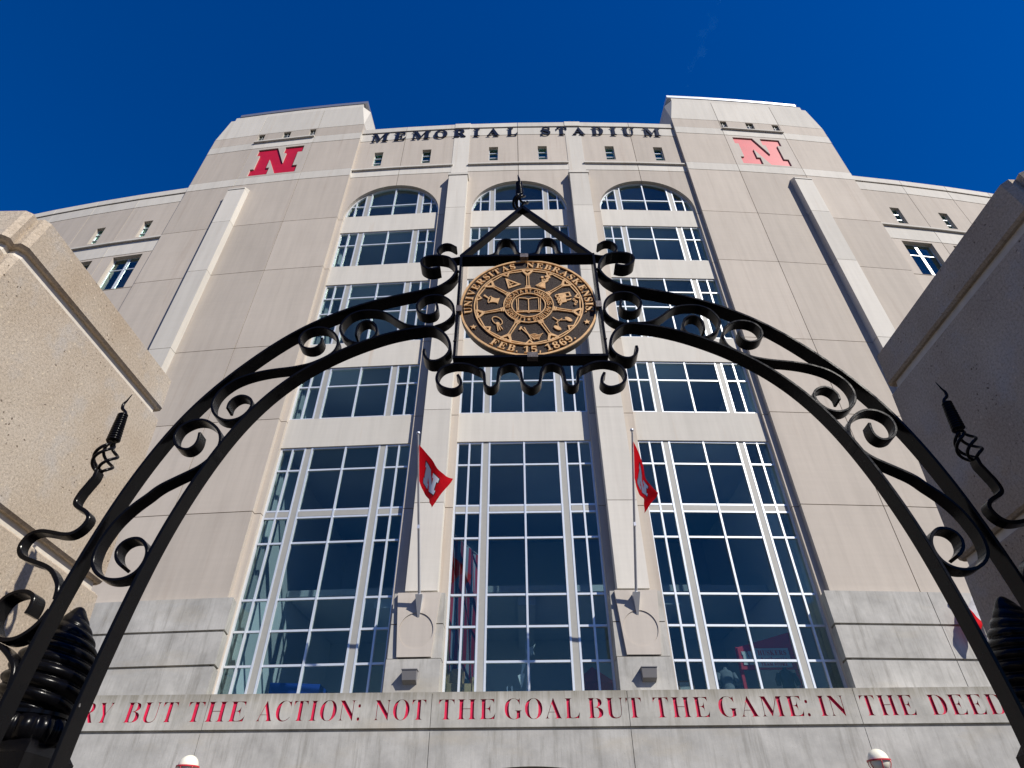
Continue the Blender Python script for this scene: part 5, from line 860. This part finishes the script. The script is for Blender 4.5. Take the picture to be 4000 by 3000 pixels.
# ------------------------------------------------------------------ things standing behind the glass
zf = 4.25+CAMZ
def cbox(x, y, w, d, h, z, lab, rz=0):
    t = thing('cardboard_box', (x, y, z), lab, 'box', 'cardboard boxes behind the middle window')
    m = MB(); c, s = cos(rz), sin(rz); r = lambda a, b: (x+a*c-b*s, y+a*s+b*c)
    pl = [r(-w/2, -d/2), r(w/2, -d/2), r(w/2, d/2), r(-w/2, d/2)]; m.hexa([(p[0], p[1], z) for p in pl]+[(p[0], p[1], z+h) for p in pl]); m.build('carton', 'card', t)
    m = MB(); pl = [r(-w/2-.002, -.03), r(w/2+.002, -.03), r(w/2+.002, .03), r(-w/2-.002, .03)]; m.hexa([(p[0], p[1], z+h*.7) for p in pl]+[(p[0], p[1], z+h+.003) for p in pl]); m.build('tape', 'wood', t)
cbox(-2.0, 21.0, .75, .5, .85, zf, 'wide cardboard box standing on the floor behind the middle window', .1); cbox(-2.12, 21.0, .5, .45, .42, zf+.86, 'cardboard box on top of the wide one', -.1); cbox(-1.48, 21.2, .34, .4, 1.1, zf, 'narrow brown box beside the stacked cardboard boxes', .3)
t = thing('store_sign', (8.3, 22.2, zf+1.3), 'red shop sign with a pale plate behind the right window', 'sign')
m = MB(); m.hexa([(7.3, 22.2, zf+1.55), (9.25, 22.2, zf+1.55), (9.25, 22.3, zf+1.55), (7.3, 22.3, zf+1.55), (7.3, 22.2, zf+2.25), (9.25, 22.2, zf+2.75), (9.25, 22.3, zf+2.75), (7.3, 22.3, zf+2.25)]); m.build('board', 'redin', t)
MB().box(7.85, 9.0, 22.15, 22.195, zf+1.6, zf+2.2).build('plate', 'insidew', t)
for txt, x0, x1, z0, h, gl in (('HUSKERS', 7.95, 8.9, zf+1.98, .15, GLYPH), ('Authentic', 7.98, 8.88, zf+1.79, .13, GLYPH), ('TEAM STORE', 7.98, 8.86, zf+1.64, .10, GLYPH)):
    if not all(ch in gl or ch == ' ' for ch in txt): continue
    ls, w = word(txt, gl); m = MB()
    for l in ls: prism(m, [[(x0+x/w*(x1-x0), z0+y/250*h) for x, y in c] for c in l], lambda u, v, q: (u, 22.15-q, v), 0, .012)
    m.build('lettering', 'redin', t)
prism(MB(), [[(7.42+.36*u, zf+1.68+.44*v) for u, v in NPOLY][::-1]], lambda u, v, q: (u, 22.195-q, v), 0, .02).build('emblem', 'insidew', t)
for x in (7.35, 9.2): MB().box(x-.05, x+.05, 22.31, 22.41, zf, zf+2.3).build('post', 'redin', t)
def dummy(x, y, lab, mat):
    t = thing('shop_dummy', (x, y, zf), lab, 'mannequin', 'dressed mannequins behind the right window')
    MB().lathe((x, y, zf), [(.22, 0), (.22, .02), (.03, .04), (.025, .55)], 16).build('stand', 'steel', t, smooth=True)
    m = MB(); n = 20; prof = [(.19, .52, .13), (.20, .7, .135), (.19, .9, .125), (.22, 1.1, .13), (.24, 1.22, .12), (.17, 1.30, .10), (.07, 1.34, .07), (.065, 1.40, .065)]
    for rx, zz, ry in prof:
        for i in range(n): a = 2*pi*i/n; m.v.append((x+rx*cos(a), y+ry*sin(a), zf+zz))
    for k in range(len(prof)-1):
        for i in range(n): j = (i+1) % n; m.f.append((k*n+i, k*n+j, (k+1)*n+j, (k+1)*n+i))
    m.build('shirt', mat, t, smooth='full')
    for s in (-1, 1): MB().tube([(x+s*.22, y, zf+1.22), (x+s*.30, y, zf+1.05), (x+s*.31, y-.02, zf+.88)], [.085, .08, .075], 10).build('sleeve', mat, t, smooth='full')
dummy(6.5, 21.4, 'grey shirted mannequin by the red strap behind the right window', 'shirt'); dummy(8.45, 21.5, 'dark shirted mannequin under the shop sign', 'dark')
t = thing('folding_tent', (2.45, 22.3, zf), 'dark red tent canopy behind the middle window', 'tent')
m = MB(); m.add([(1.7, 21.8, zf+1.1), (3.0, 21.8, zf+1.1), (3.0, 23.1, zf+1.1), (1.7, 23.1, zf+1.1), (2.35, 22.45, zf+1.75), (1.7, 21.8, zf+.7), (3.0, 21.8, zf+.7), (3.0, 23.1, zf+.7), (1.7, 23.1, zf+.7)], [(0, 1, 4), (1, 2, 4), (2, 3, 4), (3, 0, 4), (0, 5, 6, 1), (1, 6, 7, 2), (2, 7, 8, 3), (3, 8, 5, 0)]); m.build('canopy', 'redin', t)
for x, y in ((1.72, 21.82), (2.98, 21.82), (2.98, 23.08), (1.72, 23.08)): MB().box(x-.02, x+.02, y-.02, y+.02, zf, zf+1.1).build('leg', 'white', t)
t = thing('blue_cart', (-7.1, 21.4, zf), 'blue covered cart behind the left window', 'cart')
m = MB(); m.hexa([(-7.9, 21.0, zf+.15), (-6.4, 21.0, zf+.15), (-6.4, 21.8, zf+.15), (-7.9, 21.8, zf+.15), (-7.95, 20.95, zf+.98), (-6.35, 20.95, zf+.92), (-6.35, 21.85, zf+.92), (-7.95, 21.85, zf+.98)]); m.build('cover', 'blue', t)
for x in (-7.7, -6.6): MB().cyl((x, 21.1, zf+.1), (x, 21.7, zf+.1), .1, .1, 16).build('wheel', 'dark', t)
t = thing('hanging_pennant', (.1, 21.5, zf+1.1), 'white arrow shaped pennant hung on a pole behind the middle window', 'pennant')
prism(MB(), [[(.45, zf+2.25), (.36, zf+2.05), (.40, zf+1.9), (.05, zf+1.75), (-.02, zf+1.55), (-.06, zf+1.3), (-.16, zf+1.25), (-.04, zf+.85), (.08, zf+1.3), (.0, zf+1.32), (.10, zf+1.6), (.18, zf+1.85), (.10, zf+2.0), (.22, zf+2.12), (.36, zf+2.16)][::-1]], lambda u, v, w: (u, 21.5-w, v), 0, .01, back=True).build('sheet', 'insidew', t)
MB().cyl((.12, 21.52, zf), (.12, 21.52, zf+2.3), .015, .015, 8).build('pole', 'steel', t)
t = thing('wire_rack', (-.1, 21.6, zf), 'pale wire rack standing under the pennant', 'rack')
for x in (-.9, -.5, -.35, .15): MB().box(x-.012, x+.012, 21.55, 21.575, zf, zf+(.95 if x > -.6 else .75)).build('upright', 'steel', t)
for z in (.25, .5, .72): MB().box(-.9, .15, 21.58, 21.98, zf+z, zf+z+.02).build('shelf', 'steel', t)
t = thing('picture_frame', (5.15, 21.3, zf), 'wooden framed picture leaning at the foot of the right window', 'picture')
for a, b, c, d in ((4.9, 5.4, .55, .60), (4.9, 5.4, .95, 1.0), (4.9, 4.95, .60, .95), (5.35, 5.4, .60, .95)): MB().box(a, b, 21.28, 21.31, zf+c, zf+d).build('frame_side', 'wood', t)
MB().box(4.95, 5.35, 21.295, 21.305, zf+.6, zf+.95).build('picture', 'insidew', t); MB().box(4.85, 5.45, 21.1, 21.5, zf, zf+.55).build('stand', 'wood', t)

t = thing('striped_flag', (-2.1, 21.5, zf+1.4), 'tall red and white striped flag hung indoors at the middle window', 'flag')
for i in range(13):
    y0 = 20.55+i*.15; m = MB(); n = 12
    for k in range(n+1):
        zz = zf+1.2+4.6*k/n
        for yy in (y0, y0+.15): m.v.append((-2.46+(yy-20.55)*.42+.04*sin(yy*9+k*.5)+.16*(1-k/n), yy, zz))
    m.f = [(2*k, 2*k+1, 2*k+3, 2*k+2) for k in range(n)]; m.build('stripe', 'stripr' if i % 2 == 0 else 'stripw', t, smooth='full')
MB().cyl((-2.48, 20.5, zf+5.82), (-1.62, 22.55, zf+5.82), .025, .025, 8).build('rod', 'steel', t)

# ------------------------------------------------------------------ faint old vapour trail, high up
P0, P1 = Vector((.338, .376, 1.125))*6200, Vector((.272, .478, .995))*6200
m = MB(); n = 26; pts = [P0.lerp(P1, i/n)+Vector((35*sin(i*.9), 20*cos(i*1.3), 0)) for i in range(n+1)]
m.tube(pts, [8+42*sin(pi*min(1, .12+i/n*.9))+14*sin(i*1.7) for i in range(n+1)], 10)
tr = m.build('vapour_trail', 'plaza'); tag(tr, 'faint thin white vapour trail in the blue sky', 'vapour trail')
vm = bpy.data.materials.new('vapour'); vm.use_nodes = True; nt = vm.node_tree; nt.nodes.clear(); out = N(nt, 'ShaderNodeOutputMaterial'); pv = N(nt, 'ShaderNodeVolumePrincipled')
f = noise(nt, coords(nt, (.006, .006, .004)), 1.0, 4, .6); mr = N(nt, 'ShaderNodeMapRange'); nt.links.new(f, mr.inputs['Value'])
mr.inputs['From Min'].default_value = .42; mr.inputs['From Max'].default_value = .75; mr.inputs['To Min'].default_value = 0; mr.inputs['To Max'].default_value = .00042
pv.inputs['Color'].default_value = (.25, .75, 1, 1); nt.links.new(mr.outputs[0], pv.inputs['Density']); nt.links.new(pv.outputs[0], out.inputs['Volume']); tr.data.materials.clear(); tr.data.materials.append(vm)
